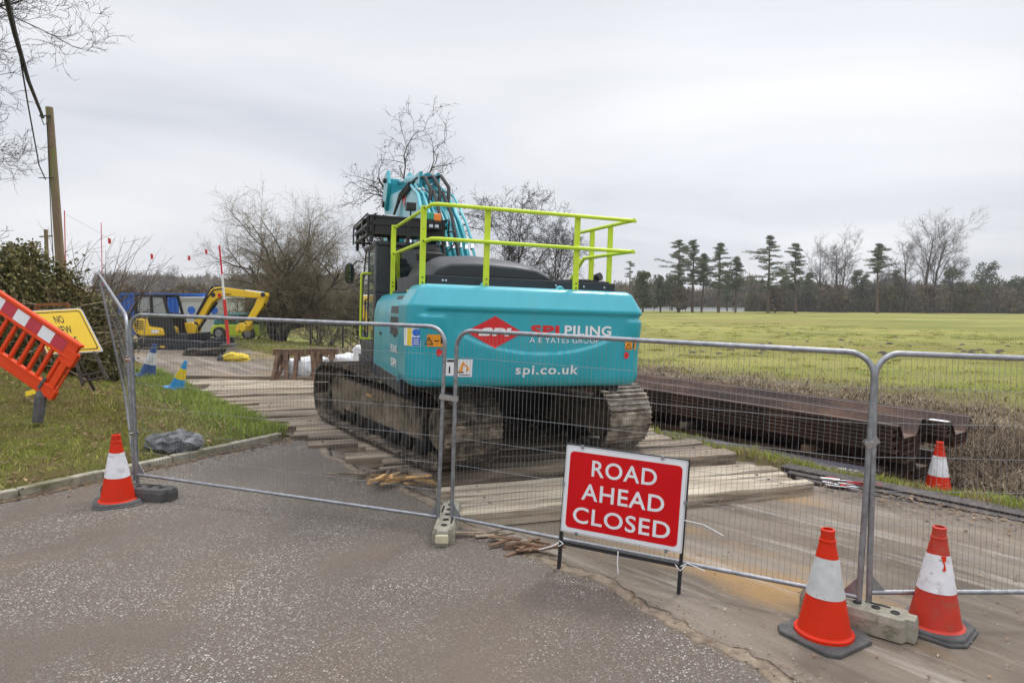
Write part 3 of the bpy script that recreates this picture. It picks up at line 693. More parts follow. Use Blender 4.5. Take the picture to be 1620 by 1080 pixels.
coupler(fb, A1.lerp(AT1, .66) - B0, B0.lerp(BT0, .66) - B0)
coupler(fa, A0.lerp(AT0, .74) - A0, D0.lerp(DT0, .74) - A0); coupler(fa, A0.lerp(AT0, .30) - A0, D0.lerp(DT0, .30) - A0)
coupler(fc, B1.lerp(BT1, .66) - C0, C0.lerp(CT0, .66) - C0)
def fence_foot(label, a, c, mat, endmat=None, hgt=.125, wd=.225):
    a = Vector((a.x, a.y, 0.01)); c = Vector((c.x, c.y, 0.01)); d = c - a; l = d.length
    o = thing('ballast_block', label, 'fence block', (a + c) / 2, math.atan2(d.y, d.x), 'blocks holding up the fence')
    b = MB(); h = l / 2; hw = wd/2
    # body with end grips: plan outline notched at the ends, sloping shoulders
    pl = [(-h, -hw*.55), (-h+.05, -hw*.55), (-h+.07, -hw), (h-.07, -hw), (h-.05, -hw*.55), (h, -hw*.55), (h, hw*.55), (h-.05, hw*.55), (h-.07, hw), (-h+.07, hw), (-h+.05, hw*.55), (-h, hw*.55)]
    b.loft([[(x, y, 0) for x, y in pl], [(x, y, hgt*.7) for x, y in pl], [(x*.975, y*.86, hgt) for x, y in pl]])
    b.mi = 1
    for x in (-.24, -.12, 0, .12, .24):
        if abs(x) < h - .08: b.lathe([(.030, hgt + .001), (.030, hgt + .006), (.019, hgt + .006), (.019, hgt + .0015)], 14, (x * l / .75, 0, 0))
    b.bx(-.2*l/.75, -.05*l/.75, -.075, -.055, hgt - .004, hgt + .005); b.bx(.04*l/.75, .2*l/.75, .05, .07, hgt - .004, hgt + .005); b.build('block', [mat, M['dark']], o, bevel=.008)
    if endmat:
        b = MB(); b.bx(h - .004, h + .02, -hw*.6, hw*.6, .03, hgt*.8); b.build('broken_end', endmat, o, bevel=.01)
    return o
fence_foot('weathered concrete block under the fence post between the two right hand cones', gp(1268, 962), gp(1450, 1015), M['block'], hgt=.15, wd=.24)
fence_foot('short block with a pale broken end under the middle fence joint', gp(716, 812), gp(699, 866), M['block'], M['blockpale'], hgt=.14, wd=.2)
fence_foot('dark rubber block behind the leftmost cone by the kerb', gp(166, 784), gp(276, 792), M['blockdark'], hgt=.13, wd=.24)

# ---------------------------------------------------------------- traffic cones
def make_cone(label, p, rz=0, sc=1.0, oct_=False, body='cone', slv='sleeve', name='traffic_cone', cat='traffic cone', group='orange traffic cones', tilt=None, basemat='conebase', band=(.30, .56), top=None):
    o = thing(name, label, cat, p, rz, group); o.scale = (sc, sc, sc)
    if tilt: o.rotation_euler = (tilt[0], tilt[1], rz)
    b = MB(); k = .235; c_ = .085 if oct_ else .06
    pl = [(-k+c_, -k), (k-c_, -k), (k, -k+c_), (k, k-c_), (k-c_, k), (-k+c_, k), (-k, k-c_), (-k, -k+c_)]
    secs = [[(x, y, 0) for x, y in pl], [(x, y, .024) for x, y in pl], [(x*.97, y*.97, .030) for x, y in pl]]
    if oct_: secs = [[(x, y, 0) for x, y in pl], [(x, y, .02) for x, y in pl], [(x*.94, y*.94, .024) for x, y in pl], [(x*.93, y*.93, .042) for x, y in pl], [(x*.89, y*.89, .05) for x, y in pl]]
    b.loft(secs); b.build('base', M[basemat], o, bevel=.006)
    def rad(z): return .172 + (.036 - .172) * (z - .04) / .70
    b = MB(); pr = [(.19, .03), (.19, .05), (rad(.055), .06)]
    pr += [(rad(z), z) for z in np.linspace(.08, .66, 14)] + [(.054, .662), (.054, .68), (.047, .684), (.044, .715), (.045, .745), (.038, .75), (.034, .75), (.034, .69)]
    b.lathe(pr, 32); b.build('cone_body', M[body], o, smooth=True)
    z0, z1 = band; zs = np.linspace(z0, z1, 12); rg = random.Random(len(label)); vs = []; n = 32; b = MB()
    for i, z in enumerate(zs):
        for j in range(n):
            t = 2*math.pi*j/n; r_ = rad(z) + .0025 + .002*math.sin(3*t + z*22) * math.sin(z*40); vs.append((r_*math.cos(t), r_*math.sin(t), z + (.004*math.sin(2*t+1) if i in (0, 11) else 0)))
    b.add(vs, [(i*n+j, i*n+(j+1) % n, (i+1)*n+(j+1) % n, (i+1)*n+j) for i in range(11) for j in range(n)]); b.build('sleeve', M[slv], o, smooth=True)
    if top:
        b = MB(); b.lathe([(rad(z)+.003, z) for z in np.linspace(band[1] + .005, .65, 6)], 24); b.build('top_band', M[top], o, smooth=True)
    return o
make_cone('clean bright orange cone with stepped base at the kerb, leftmost of the cones', gp(187, 796), .5, 1.02, True)
make_cone('orange cone with a dirty greyish sleeve in front of the fence foot', gp(1303, 1006), .55, 1.0, False, 'cone', 'sleeve_grey')
c3 = make_cone('faded orange cone with scuffed white sleeve and stepped base, rightmost at the front', gp(1478, 994), .75, .975, True, 'cone_old', 'sleeve')
b = MB(); rz_ = .75     # tear in the sleeve shows the body colour
def cone_surf(an, z): r_ = .172 + (.036-.172)*(z-.04)/.70 + .0062; return (r_*math.cos(an), r_*math.sin(an), z)
a0 = -math.pi/2 - rz_ - .15
b.add([cone_surf(a0 + x, z) for x, z in [(-.22, .562), (.24, .562), (.20, .53), (.05, .525), (.12, .50), (.14, .47), (-.02, .455), (-.12, .475), (-.02, .48), (.0, .505), (-.1, .53)]], [tuple(range(11))]); b.build('sleeve_tear', M['cone'], c3)
pz = at(1483, 781, 9.1); zc = gz1(pz.x, pz.y)
make_cone('orange cone on the low verge behind the fence, by the end of the rusty piles', (pz.x, pz.y, zc), .2, (at(1487, 698, 9.1).z - zc) / .75, False)
pc = at(232, 594, 16.8); make_cone('navy blue cone with pale sleeve leaning behind the left fence post', (pc.x, pc.y, gz1(pc.x, pc.y) + .02), .3, 1.15, False, 'connavy', 'sleeve_grey', group='blue warning cones', tilt=(0, R(14)), basemat='connavy')
pc = at(278, 607, 14.6); make_cone('bright blue cone with yellow sleeve leaning at the edge of the grass', (pc.x, pc.y, gz1(pc.x, pc.y) + .02), -.2, .92, False, 'conblue', 'conyellow', group='blue warning cones', tilt=(R(-4), R(20)), basemat='conblue')

# ---------------------------------------------------------------- road sign
SL, SR = gp(882, 902), gp(1078, 936)
TL, TR = at(897, 702, SL.y + .07), at(1090, 722, SR.y + .07)
o = thing('road_sign', 'red ROAD AHEAD CLOSED sign on a black folding frame leaning before the fence', 'road sign', SL)
ux = (TR - TL); Ws = ux.length; ux.normalize(); uz = (TL - SL); Hs = uz.length; uz.normalize(); ux = (ux - uz*ux.dot(uz)).normalized(); uy = ux.cross(uz).normalized()   # uy points away from the viewer
if uy.y < 0: uy = -uy
def SP(x, z, d=0): return ux*x + uz*z - uy*d      # x from the left leg, z up the leg, d towards the viewer
b = MB()
for x in (.004, Ws - .004): b.bar(SP(x, -.015, -.02), SP(x, Hs + .004, -.02), .027, .03, uy)
b.bar(SP(0, .235, -.022), SP(Ws, .235, -.022), .03, .028, uy); b.bar(SP(0, Hs - .01, -.022), SP(Ws, Hs - .01, -.022), .026, .028, uy); b.build('frame', M['black'], o)
zb, zt = Hs*.315, Hs - .005; x0, x1 = .0, Ws
def rrect(x0, x1, z0, z1, r, n=6):
    P = []
    for cx, cz, a in ((x1-r, z0+r, -90), (x1-r, z1-r, 0), (x0+r, z1-r, 90), (x0+r, z0+r, 180)):
        for k in range(n+1): t = R(a + 90*k/n); P.append((cx + r*math.cos(t), cz + r*math.sin(t)))
    return P
b = MB(); b.prism(rrect(x0, x1, zb, zt, .012), -.008, .004, lambda u, v, w_: SP(u, v, w_)); pl = b.build('plate', M['signgrey'], o)
b = MB(); b.add([SP(u, v, .0062) for u, v in rrect(x0 + .012, x1 - .012, zb + .012, zt - .012, .02)], [tuple(range(28))]); b.build('border', M['signwhite'], pl)
b = MB(); b.add([SP(u, v, .0084) for u, v in rrect(x0 + .040, x1 - .040, zb + .045, zt - .045, .035)], [tuple(range(28))]); b.build('red_face', M['signred'], pl)
b = MB(); mid = (x0 + x1)/2; fs = lambda x, z: SP(x, z, .0108); Hc = .135
for txt, wd, zc in (('ROAD', .535, zt - .165), ('AHEAD', .68, zt - .365), ('CLOSED', .80, zt - .565)):
    put_text(b, txt, fs, mid - wd/2, mid + wd/2, zc - Hc/2, zc + Hc/2, .013, 1.08)
b.build('lettering', M['signwhite'], pl)
for x, z in ((.14, zt), (Ws - .2, zt), (.14, zb), (Ws - .12, zb), (x0, zb + .4), (x1, zb + .4)): b = MB(); b.bar(SP(x - .012, z, .01), SP(x + .012, z, .01), .03, .012, uy); b.build('clip', M['galv'], o)
for pts in ([SP(0, .24, .01), SP(-.06, .20, .03), SP(-.17, .15, .02)], [SP(Ws, .24, .01), SP(Ws + .05, .28, .02), SP(Ws + .18, .24, .0)], [SP(Ws, .6, .0), SP(Ws + .14, .58, -.05), SP(Ws + .30, .52, -.05)],
            [SP(.50, .26, .0), SP(.505, .18, .02), SP(.52, .09, .03)], [SP(0, .26, .02), SP(.04, .24, .022), SP(.0, .21, .02)], [SP(Ws - .04, .25, .02), SP(Ws, .21, .024), SP(Ws + .04, .26, .02)]):
    b = MB(); b.tube(pts, .0045, 5); b.build('cable_tie', M['tape'], o)

# ---------------------------------------------------------------- orange barrier and yellow sign on the bank
YB = 9.35
e_tr, e_br = at(123, 543, YB - .05), at(80, 632, YB - .12); e_tl = at(-62, 404, YB + .35); e_bl = at(-118, 497, YB + .28)
o = thing('plastic_barrier', 'orange plastic pedestrian barrier with red and white bands tipped over on the bank', 'barrier', e_br)
bx_ = (e_br - e_bl); BL = bx_.length; bx_.normalize(); bz_ = (e_tr - e_br); BH = bz_.length; bz_ = (bz_ - bx_*bz_.dot(bx_)).normalized(); by_ = bx_.cross(bz_).normalized()
if by_.y > 0: by_ = -by_               # towards the viewer
def BP(u, v, d=0): return -bx_*(BL - u*1.0) + bz_*v + by_*d       # u from the far-left end, v up
BH *= 1.0
def slab(b, u0, u1, v0, v1, d): 
    P = rrect(u0, u1, v0, v1, min(.035, (u1-u0)*.45, (v1-v0)*.45), 3); b.prism(P, -d, d, lambda u, v, w_: BP(u, v, w_))
b = MB(); slab(b, 0, BL - .02, BH*.72, BH, .030); slab(b, 0, BL, BH*.955, BH*1.0 + .01, .045); slab(b, 0, BL - .03, BH*.70, BH*.735, .04); slab(b, 0, BL - .02, 0, BH*.17, .036); slab(b, 0, BL - .02, BH*.165, BH*.195, .046)
slab(b, BL - .14, BL - .035, BH*.15, BH*.75, .03); slab(b, 0, .12, BH*.15, BH*.75, .03); slab(b, BL - .17, BL + .035, BH*.60, BH*.86, .035); slab(b, BL - .05, BL + .035, -.0, BH*.17, .035)
slab(b, BL - .0, BL + .022, BH*.17, BH*.60, .014)
b.build('barrier_frame', M['orange'], o, bevel=.008)
nS = 13
for i in range(nS):
    u = .17 + (BL - .37) * i / (nS - 1); b = MB(); slab(b, u - .026, u + .026, BH*.18, BH*.715, .022); b.build('slat', M['orange'], o, bevel=.006)
for i in range(9):
    u = .10 + i * (BL - .30) / 9; wdt = (BL - .30) / 9; b = MB(); b.add([BP(u, BH*.755, .0335), BP(u + wdt, BH*.755, .0335), BP(u + wdt, BH*.945, .0335), BP(u, BH*.945, .0335)], [(0, 1, 2, 3)])
    if i == 0: M['bandred'] = pmat('red_reflective_band', [(.42, .015, .03), (.50, .02, .04)], 20, 4, .35, .1, 60)
    b.build('reflective_band', M['bandred'] if i % 2 == 0 else M['signwhite'], o)
b = MB(); fx = BL - .22; b.bar(BP(fx, .05, -.0), BP(fx + .01, BH*.26, .0), .05, .10, by_); P = [BP(fx + .02, .05, .05), BP(fx + .16, -.12, .06), BP(fx + .30, -.30, .05)]
b.tube([BP(fx + .02, .02, 0), BP(fx + .10, -.05, .03), BP(fx + .20, -.20, .05), BP(fx + .27, -.34, .06)], [.05, .075, .075, .07], 8); b.build('foot', M['conebase'], o, bevel=.01)
b = MB(); b.bar(BP(fx - .13, -.12, .02), BP(fx - .02, .0, .02), .07, .02, by_); b.build('yellow_strap', M['yellowv'], o)

YS = 10.9
q_tl, q_tr, q_br, q_bl = at(44, 492, YS + .0), at(128, 487.5, YS), at(163, 556, YS - .45), at(78, 572, YS - .45)
q_bl = q_br + (q_tl - q_tr)
fl, fr = at(131, 609, YS - .75), at(171, 600, YS - .75)
o = thing('works_sign', 'yellow temporary sign with black letters leaning behind the orange barrier', 'road sign', fl)
def YP(x, y, d=0):    # bilinear on the plate, 0..1, y up
    p = q_bl.lerp(q_br, x).lerp(q_tl.lerp(q_tr, x), y); return p + nY * d - fl
nY = (q_br - q_bl).cross(q_tl - q_bl).normalized(); nY = nY if nY.y < 0 else -nY
b = MB(); b.prism(rrect(0, 1, 0, 1, .04, 4), -.02, .004, lambda u, v, w_: YP(u, v, w_)); pl = b.build('plate', M['signgrey'], o)
b = MB(); b.add([YP(u, v, .0062) for u, v in rrect(.015, .985, .02, .98, .05, 4)], [tuple(range(20))]); b.build('yellow_face', M['yellowsign'], pl)
b = MB(); P = rrect(.045, .955, .055, .945, .05, 4); I_ = rrect(.062, .938, .075, .925, .045, 4)
b.add([YP(u, v, .0085) for u, v in P] + [YP(u, v, .0085) for u, v in I_], [(i, (i+1) % 20, 20 + (i+1) % 20, 20 + i) for i in range(20)]); b.build('border', M['blackv'], pl)
b = MB()
for txt, xa, xb, yc in (('NO', .415, .585, .76), ('NEW', .355, .645, .52), ('SIGNS', .255, .665, .27)): put_text(b, txt, lambda x, y: YP(x, y, .0105), xa, xb, yc - .085, yc + .085, .006)
b.build('lettering', M['blackv'], pl)
b = MB(); t1, t2 = q_bl.lerp(q_br, .47) - fl, q_bl.lerp(q_br, .83) - fl
b.bar(t1, Vector((0, 0, 0)), .04, .03, nY); b.bar(t2, fr - fl, .04, .03, nY); h1, h2 = t1*.28, t2.lerp(fr - fl, .72); b.bar(h1, h2, .03, .025, nY); h1, h2 = t1*.10, t2.lerp(fr - fl, .90); b.bar(h1, h2, .03, .025, nY)
b.bar(t1 - nY*.03, t1 - nY*.45 + Vector((.05, 0, -.4)), .04, .03, nY); b.build('frame', M['bark'], o)
a, c = at(58, 482, YS + .25), at(107, 481, YS + .25); b = MB(); b.bar((0, 0, 0), c - a, .05, .05); b.bar((0, 0, 0), Vector((.05, .1, -1.0)), .05, .05); b.bar(c - a, c - a + Vector((0, .1, -1.0)), .05, .05)
tag(b.build('sign_frame', M['rust_orange'], loc=a), 'rusty empty sign frame standing behind the yellow sign against the hedge', 'sign frame')

# ---------------------------------------------------------------- boulder on the verge
p = gp(258, 716, .15); bmx = bmesh.new(); bmesh.ops.create_icosphere(bmx, subdivisions=5, radius=.37); rg = random.Random(2)
from mathutils import noise as mn
for v in bmx.verts:
    q = v.co * 2.2; d = 1 + .20*mn.noise(q) + .30*abs(mn.noise(q*1.3 + Vector((5, 1, 2)))) - .12; v.co *= d
    rr_ = 1 - abs(mn.noise(q*1.6 + Vector((3, 7, 1)))); v.co *= .82 + .26*rr_*rr_; v.co += v.co.normalized()*(.05*(1 - abs(mn.noise(q*4))) - .03 + .02*mn.noise(q*11)); v.co.z = max(v.co.z, -.2)*.46; v.co.x *= 1.12; v.co.y *= .62; v.co.z += .03*mn.noise(v.co*9); v.co.z *= 1 + .35*math.tanh(v.co.x*3)
me = bpy.data.meshes.new('boulder'); bmx.to_mesh(me); bmx.free(); me.materials.append(M['stone']); o = bpy.data.objects.new('boulder', me); col.objects.link(o)
o.location = (p.x - .05, p.y + .32, gz1(p.x - .05, p.y + .32) + .10); o.rotation_euler = (0, 0, .25)
tag(o, 'grey rough boulder lying on the grass beside the left fence post', 'boulder')
# ---------------------------------------------------------------- the big excavator
EXC = Vector((-.80, 10.77, .085)); YAW_U, YAW_H = R(34), R(19.5); EROT = (R(-.2), R(1.8), YAW_U)
ex = thing('excavator', 'large teal tracked excavator with lime guard rail seen from behind on timber mats', 'excavator', EXC, EROT)
UT = Matrix.Rotation(YAW_H - YAW_U, 4, 'Z')
from mathutils import Euler
EXM = Matrix.Translation(EXC) @ Euler(EROT, 'XYZ').to_matrix().to_4x4(); UW = EXM @ UT; UWi = UW.inverted()
def on_plane(px, py, axis, val):
    """pixel -> point of the upper structure's own frame on the plane axis = val"""
    a = UWi @ CAM; c = UWi @ (CAM + ray(px, py)); d = c - a; t = (val - a[axis]) / d[axis]; return a + d * t
# --- tracks
TL_, TG, TR_ = 2.42, 1.30, .47        # half length to end axle, half gauge, end radius
def track_path():
    P = []; zb = .03 + TR_
    n = 24
    for k in range(n + 1): P.append((-2.08 + 4.06*k/n, .03))
    for k in range(1, 13): t = -math.pi/2 + math.pi*k/13; P.append((1.98 + TR_*math.cos(t), zb + TR_*math.sin(t)))
    top = [(1.98, .03 + 2*TR_), (1.55, .99), (1.0, 1.0), (.55, .985), (.0, .925), (-.55, .93), (-.9, .965), (-1.3, .96), (-2.08, .03 + 2*TR_)]
    for (a, b), (c, d) in zip(top[:-1], top[1:]):
        for k in range(4): P.append((a + (c-a)*k/4, b + (d-b)*k/4))
    P.append(top[-1])
    for k in range(1, 13): t = math.pi/2 + math.pi*k/13; P.append((-2.08 + TR_*math.cos(t), zb + TR_*math.sin(t)))
    return P
def resample(P, n):
    Q = [Vector(p) for p in P] + [Vector(P[0])]; d = [0]
    for a, b in zip(Q[:-1], Q[1:]): d.append(d[-1] + (b-a).length)
    out = []; i = 0
    for k in range(n):
        s = d[-1]*k/n
        while d[i+1] < s: i += 1
        out.append(Q[i].lerp(Q[i+1], (s - d[i]) / max(d[i+1]-d[i], 1e-9)))
    return out
TP = resample(track_path(), 52)
SW = .80
for sgn, lab in ((-1, 'muddy near left track'), (1, 'right track with pale worn shoes')):
    xc = sgn * TG; b = MB(); rg = random.Random(5 + sgn)
    for k in range(52):
        a, c = TP[k], TP[(k+1) % 52]; d = (c - a); l = d.length; d.normalize(); nn = Vector((d.y, -d.x)); mid = (a + c)/2      # nn points out of the belt
        ex_ = Vector((1, 0, 0)); ey = Vector((0, d.x, d.y)); ez = Vector((0, nn.x, nn.y)); Mx = Matrix((ex_, ey, ez)).transposed(); cc = Vector((xc, mid.x, mid.y))
        b.box(cc, (SW, l*.93, .020), Mx)
        for q in (-.36, 0.0, .36): b.box(cc + ey*(q*l) + ez*.022, (SW*.995, .018, .030), Mx)
        b.box(cc - ez*.045, (.30, l*.80, .07), Mx)                          # chain link
        for s2 in (-1, 1): b.box(cc + ex_*(s2*(SW/2 - .012)) - ez*.012 + ey*(l*.46), (.024, .05, .03), Mx)
    belt = b.build('track', M['shoe'] if sgn > 0 else M['mudsteel'], ex)
    b = MB(); X0, X1 = xc - .24, xc + .24; fl_ = [( -1.66, .25), (-1.66, .68), (-1.45, .74), (1.35, .77), (1.72, .68), (1.72, .25)]
    b.prism(fl_, X0, X1, lambda u, v, w_: (w_, u, v)); b.build('track_frame', M['frame'], belt, bevel=.025)
    b = MB()
    xo = xc + sgn*.25; 
    b.prism([(1.30, .16), (1.30, .79), (1.80, .75), (1.92, .5), (1.80, .2)], min(xo, xo - sgn*.1), max(xo, xo - sgn*.1), lambda u, v, w_: (w_, u, v)); b.build('idler_guard', M['frame'], belt, bevel=.02)
    b = MB(); b.bx(xo - .02, xo + .03*sgn + .02, -.35, .15, .58, .64); b.build('step', M['frame'], belt, bevel=.008)
    if sgn < 0:
        b = MB(); b.bx(xo - .026, xo - .006, .02, .26, .62, .66); b.build('yellow_mark', M['splinter'], belt)
    MR = Matrix.Rotation(math.pi/2, 3, 'Y')
    for i in range(8):
        y = -1.5 + 3.0*i/7; b = MB(); b.lathe([(.05, -.25), (.10, -.24), (.135, -.20), (.135, -.10), (.085, -.08), (.085, .08), (.135, .10), (.135, .20), (.10, .24), (.05, .25)], 18, (xc, y, .185), MR); b.build('roller', M['dark'], belt, smooth=True)
    for y in (-.75, .8):
        b = MB(); b.lathe([(.04, -.2), (.09, -.18), (.09, .18), (.04, .2)], 14, (xc, y, .85), MR); b.bx(xc - .05, xc + .05, y - .05, y + .05, .7, .83); b.build('carrier_roller', M['dark'], belt, smooth=True)
    b = MB(); b.lathe([(.08, -.12), (.34, -.1), (.37, -.06), (.37, .06), (.34, .1), (.08, .12)], 26, (xc, 1.98, .50), MR); b.build('idler', M['mudsteel'], belt, smooth=True)
    b = MB(); n = 21; pr = []
    for k in range(n*2): t = math.pi*k/n; r_ = .375 if k % 2 else .325; pr.append((-2.08 + r_*1.1*math.cos(t), .50 + r_*1.1*math.sin(t)))
    b.prism(pr, xc - .06, xc + .06, lambda u, v, w_: (w_, u, v)); b.lathe([(.30, -.26), (.30, -.1), (.26, .0), (.26, .26 if True else 0), (.18, .30), (.05, .31)], 24, (xc, -2.08, .50), MR if sgn > 0 else Matrix.Rotation(-math.pi/2, 3, 'Y')); b.build('sprocket', M['frame'], belt, smooth=True)
b = MB(); b.bx(-.75, .75, -.85, .85, .45, .82); b.prism([(-1.15, .40), (-1.15, .62), (-.7, .80), (.7, .80), (1.15, .62), (1.15, .40)], -1.0, -.5, lambda u, v, w_: (u, w_, v)); b.prism([(-1.15, .40), (-1.15, .62), (-.7, .80), (.7, .80), (1.15, .62), (1.15, .40)], .5, 1.0, lambda u, v, w_: (u, w_, v))
cb = b.build('car_body', M['dark'], ex, bevel=.03)
b = MB(); b.lathe([(.66, .82), (.70, .84), (.70, .98), (.66, 1.0)], 40); b.build('slew_ring', M['dark'], cb, smooth=True)

# --- upper structure
def U(): return MB(UT)
b = U(); b.bx(-.55, .55, -2.6, 1.5, .98, 1.14); b.bx(-1.45, 1.45, -2.55, -.4, 1.00, 1.12); b.build('main_deck', M['dark'], ex, bevel=.02)
b = U(); b.bx(-1.49, -1.36, -2.45, 1.75, .945, 1.135); b.bx(1.36, 1.49, -2.45, 1.75, .945, 1.135); b.bx(-1.36, -.6, .0, 1.72, .96, 1.12); b.build('side_skirt', M['charcoal'], ex, bevel=.012)
# counterweight: shaped rear surface over a plan curve and a side profile
ZB, ZT = 1.10, 2.28; HW = 1.515; YR = -3.12; YF = -2.42
def cw_prof(z):          # inward offset of the skin at height z
    o = 0
    if z < ZB + .14: t = (ZB + .14 - z)/.14; o += .11*(1 - math.sqrt(max(0, 1 - t*t)))
    if z > 2.03: o += .16*(z - 2.03)/.25
    if z > ZT - .06: t = (z - ZT + .06)/.06; o += .07*(1 - math.sqrt(max(0, 1 - min(t, 1)**2)))
    return o
def ss(a, b_, x): t = min(1, max(0, (x-a)/(b_-a))); return t*t*(3-2*t)
def cw_relief(x, z):     # extra inward offset from the pressed-in panel and the smile line
    inx = ss(-1.34, -1.27, x)
    o = .028 * inx * (1 - ss(1.97, 2.0, z)) * ss(1.02, 1.06, z)
    ax = abs(x - .05)
    zl = 1.80 - .30*(1 - min(1, ax/1.08)**2)**.75 if ax < 1.07 else 1.80 + .12*min(1, (ax - 1.07)/.1)
    A = (1 - ss(.88, 1.06, ax)) + ss(1.12, 1.22, ax)*ss(.03, .12, HW - ax)
    if z < zl + .016: o -= .034*A*(1 - ss(zl - .014, zl + .016, z))*ss(zl - .45, zl - .02, z)
    return o
def cw_plan(s):          # s in -1..1 over the rear outline -> (x, y, inward normal)
    rc = .22; Wx = HW; side = YF - YR - rc; per = 2*(side + math.pi/2*rc + (Wx - rc)); d = (s + 1)/2*per
    bul = lambda x: -.07*(1 - (x/Wx)**2)
    if d < side: return -Wx, YF - d, (1, 0)
    d -= side
    if d < math.pi/2*rc: t = d/rc; x = -Wx + rc - rc*math.cos(t); y = YR + rc - rc*math.sin(t); return x, y + bul(x)*ss(0, 1, t/1.57), (math.cos(t), math.sin(t))
    d -= math.pi/2*rc
    if d < 2*(Wx - rc): x = -Wx + rc + d; return x, YR + bul(x), (0, 1)
    d -= 2*(Wx - rc)
    if d < math.pi/2*rc: t = d/rc; x = Wx - rc + rc*math.sin(t); y = YR + rc - rc*math.cos(t); return x, y + bul(x)*ss(0, 1, (1.57-t)/1.57), (-math.sin(t), math.cos(t))
    d -= math.pi/2*rc; return Wx, YR + rc + d, (-1, 0)
def cw_pt(s, z):
    x, y, nn = cw_plan(s); o = cw_prof(z) + (cw_relief(x, z) if nn[1] > .2 else cw_relief(x, z)*nn[1]/.2)
    return (x + nn[0]*o, y + nn[1]*o, z)
NSg, NZ = 150, 90; zs = [ZB + (ZT-ZB)*(.5 - .5*math.cos(math.pi*k/NZ)*1.0) if False else ZB + (ZT-ZB)*k/NZ for k in range(NZ+1)]
ssn = [-1 + 2*k/NSg for k in range(NSg+1)]
b = U(); b.add([cw_pt(s, z) for z in zs for s in ssn], [(i*(NSg+1)+j, i*(NSg+1)+j+1, (i+1)*(NSg+1)+j+1, (i+1)*(NSg+1)+j) for i in range(NZ) for j in range(NSg)])
top = [cw_pt(s, ZT) for s in ssn]; bot = [cw_pt(s, ZB) for s in ssn]
b.add(top + [(top[0][0], YF + .02, ZT), (top[-1][0], YF + .02, ZT)], [tuple(range(NSg+1)) + (NSg+2, NSg+1)]); b.add(bot, [tuple(range(NSg+1))[::-1]])
b.add([(-HW, YF, ZB), (HW, YF, ZB), (HW-.2, YF, ZT), (-HW+.2, YF, ZT)], [(0, 1, 2, 3)])
cw = b.build('counterweight', M['teal'], ex, smooth=True)
# surface map on the rear face
def cw_y(x, z): 
    y = YR - .07*(1 - (x/HW)**2); rc = .22
    if abs(x) > HW - rc: e_ = abs(x) - (HW - rc); y = YR + rc - math.sqrt(max(0, rc*rc - e_*e_)) - .07*(1-(x/HW)**2)*.6
    return y + cw_prof(z) + cw_relief(x, z)
def C_(x, z, off=.004): return (x, cw_y(x, z) - off, z)
def pxl(px, py):
    p = on_plane(px, py, 1, YR - .07); return p.x, p.z
def grid_poly(b, inside, x0, x1, z0, z1, n, off): pass
def quad_patch(b, px0, py0, px1, py1, off=.004, n=6):
    """an upright rectangle on the face, corners found from the picture"""
    xa, za = pxl(px0, py0); xb, zb_ = pxl(px1, py1); rect_patch(b, xa, xb, zb_, za, off, n); return xa, xb, zb_, za
def rect_patch(b, x0, x1, z0, z1, off=.004, n=6):
    vs = [C_(x0 + (x1-x0)*i/n, z0 + (z1-z0)*j/n, off) for j in range(n+1) for i in range(n+1)]
    b.add(vs, [(j*(n+1)+i, j*(n+1)+i+1, (j+1)*(n+1)+i+1, (j+1)*(n+1)+i) for j in range(n) for i in range(n)])
def fan(b, P, off, n=10):
    """convex polygon on the face, split into rings so that it follows the surface"""
    cx = sum(p[0] for p in P)/len(P); cz = sum(p[1] for p in P)/len(P); Q = []
    for a, c in zip(P, P[1:] + P[:1]): Q += [(a[0]+(c[0]-a[0])*k/n, a[1]+(c[1]-a[1])*k/n) for k in range(n)]
    m_ = len(Q); vs = [C_(cx, cz, off)]
    for r in range(1, n+1): vs += [C_(cx+(q[0]-cx)*r/n, cz+(q[1]-cz)*r/n, off) for q in Q]
    fs = [(0, 1+i, 1+(i+1) % m_) for i in range(m_)]
    for r in range(n-1): fs += [(1+r*m_+i, 1+r*m_+(i+1) % m_, 1+(r+1)*m_+(i+1) % m_, 1+(r+1)*m_+i) for i in range(m_)]
    b.add(vs, fs)
def stick(name, mat, fn): 
    b = U(); fn(b); return b.build(name, mat, cw, fix=True)
xl, zl_ = pxl(738, 525); xr_, _ = pxl(829, 525); _, zt_ = pxl(786, 500); _, zb_ = pxl(786, 551)
xm = (xl + xr_)/2; zm = (zt_ + zb_)/2
stick('diamond_logo', M['redv'], lambda b: fan(b, [(xl, zm), (xm, zb_), (xr_, zm), (xm, zt_)], .005))
def txt(b, t, a, c, off=.006, o=.02, sp=1.0, sh=0.0):
    """text between picture points a (top left) and c (bottom right)"""
    xa, za = pxl(*a); xb, zb2 = pxl(*c); put_text(b, t, lambda x, z: C_(x, z, off), xa, xb, zb2, za, o, sp, sh)
xa, za = pxl(763, 518); xb, zb2 = pxl(808, 532)
stick('diamond_lettering', M['white'], lambda b: (put_text(b, 'SPI', lambda x, z: C_(x, z, .009), xa, xb, zb2, za, .05, 1.1, .10), rect_patch(b, xa - .03, xa + .09, zb2 - .0, zb2 + .022, .0085, 2)))
stick('red_lettering', M['redv'], lambda b: txt(b, 'SPI', (841, 514), (886, 531.5), .006, .045, 1.1))
stick('company_lettering', M['white'], lambda b: txt(b, 'PILING', (895, 514.5), (970, 532), .006, .028, 1.08))
stick('group_lettering', M['white'], lambda b: txt(b, 'A E YATES GROUP', (839, 533.5), (950, 543.5), .006, .0, 1.1))
stick('website_lettering', M['white'], lambda b: txt(b, 'spi.co.uk', (816, 577), (915, 596.5), .006, .018, 1.12))
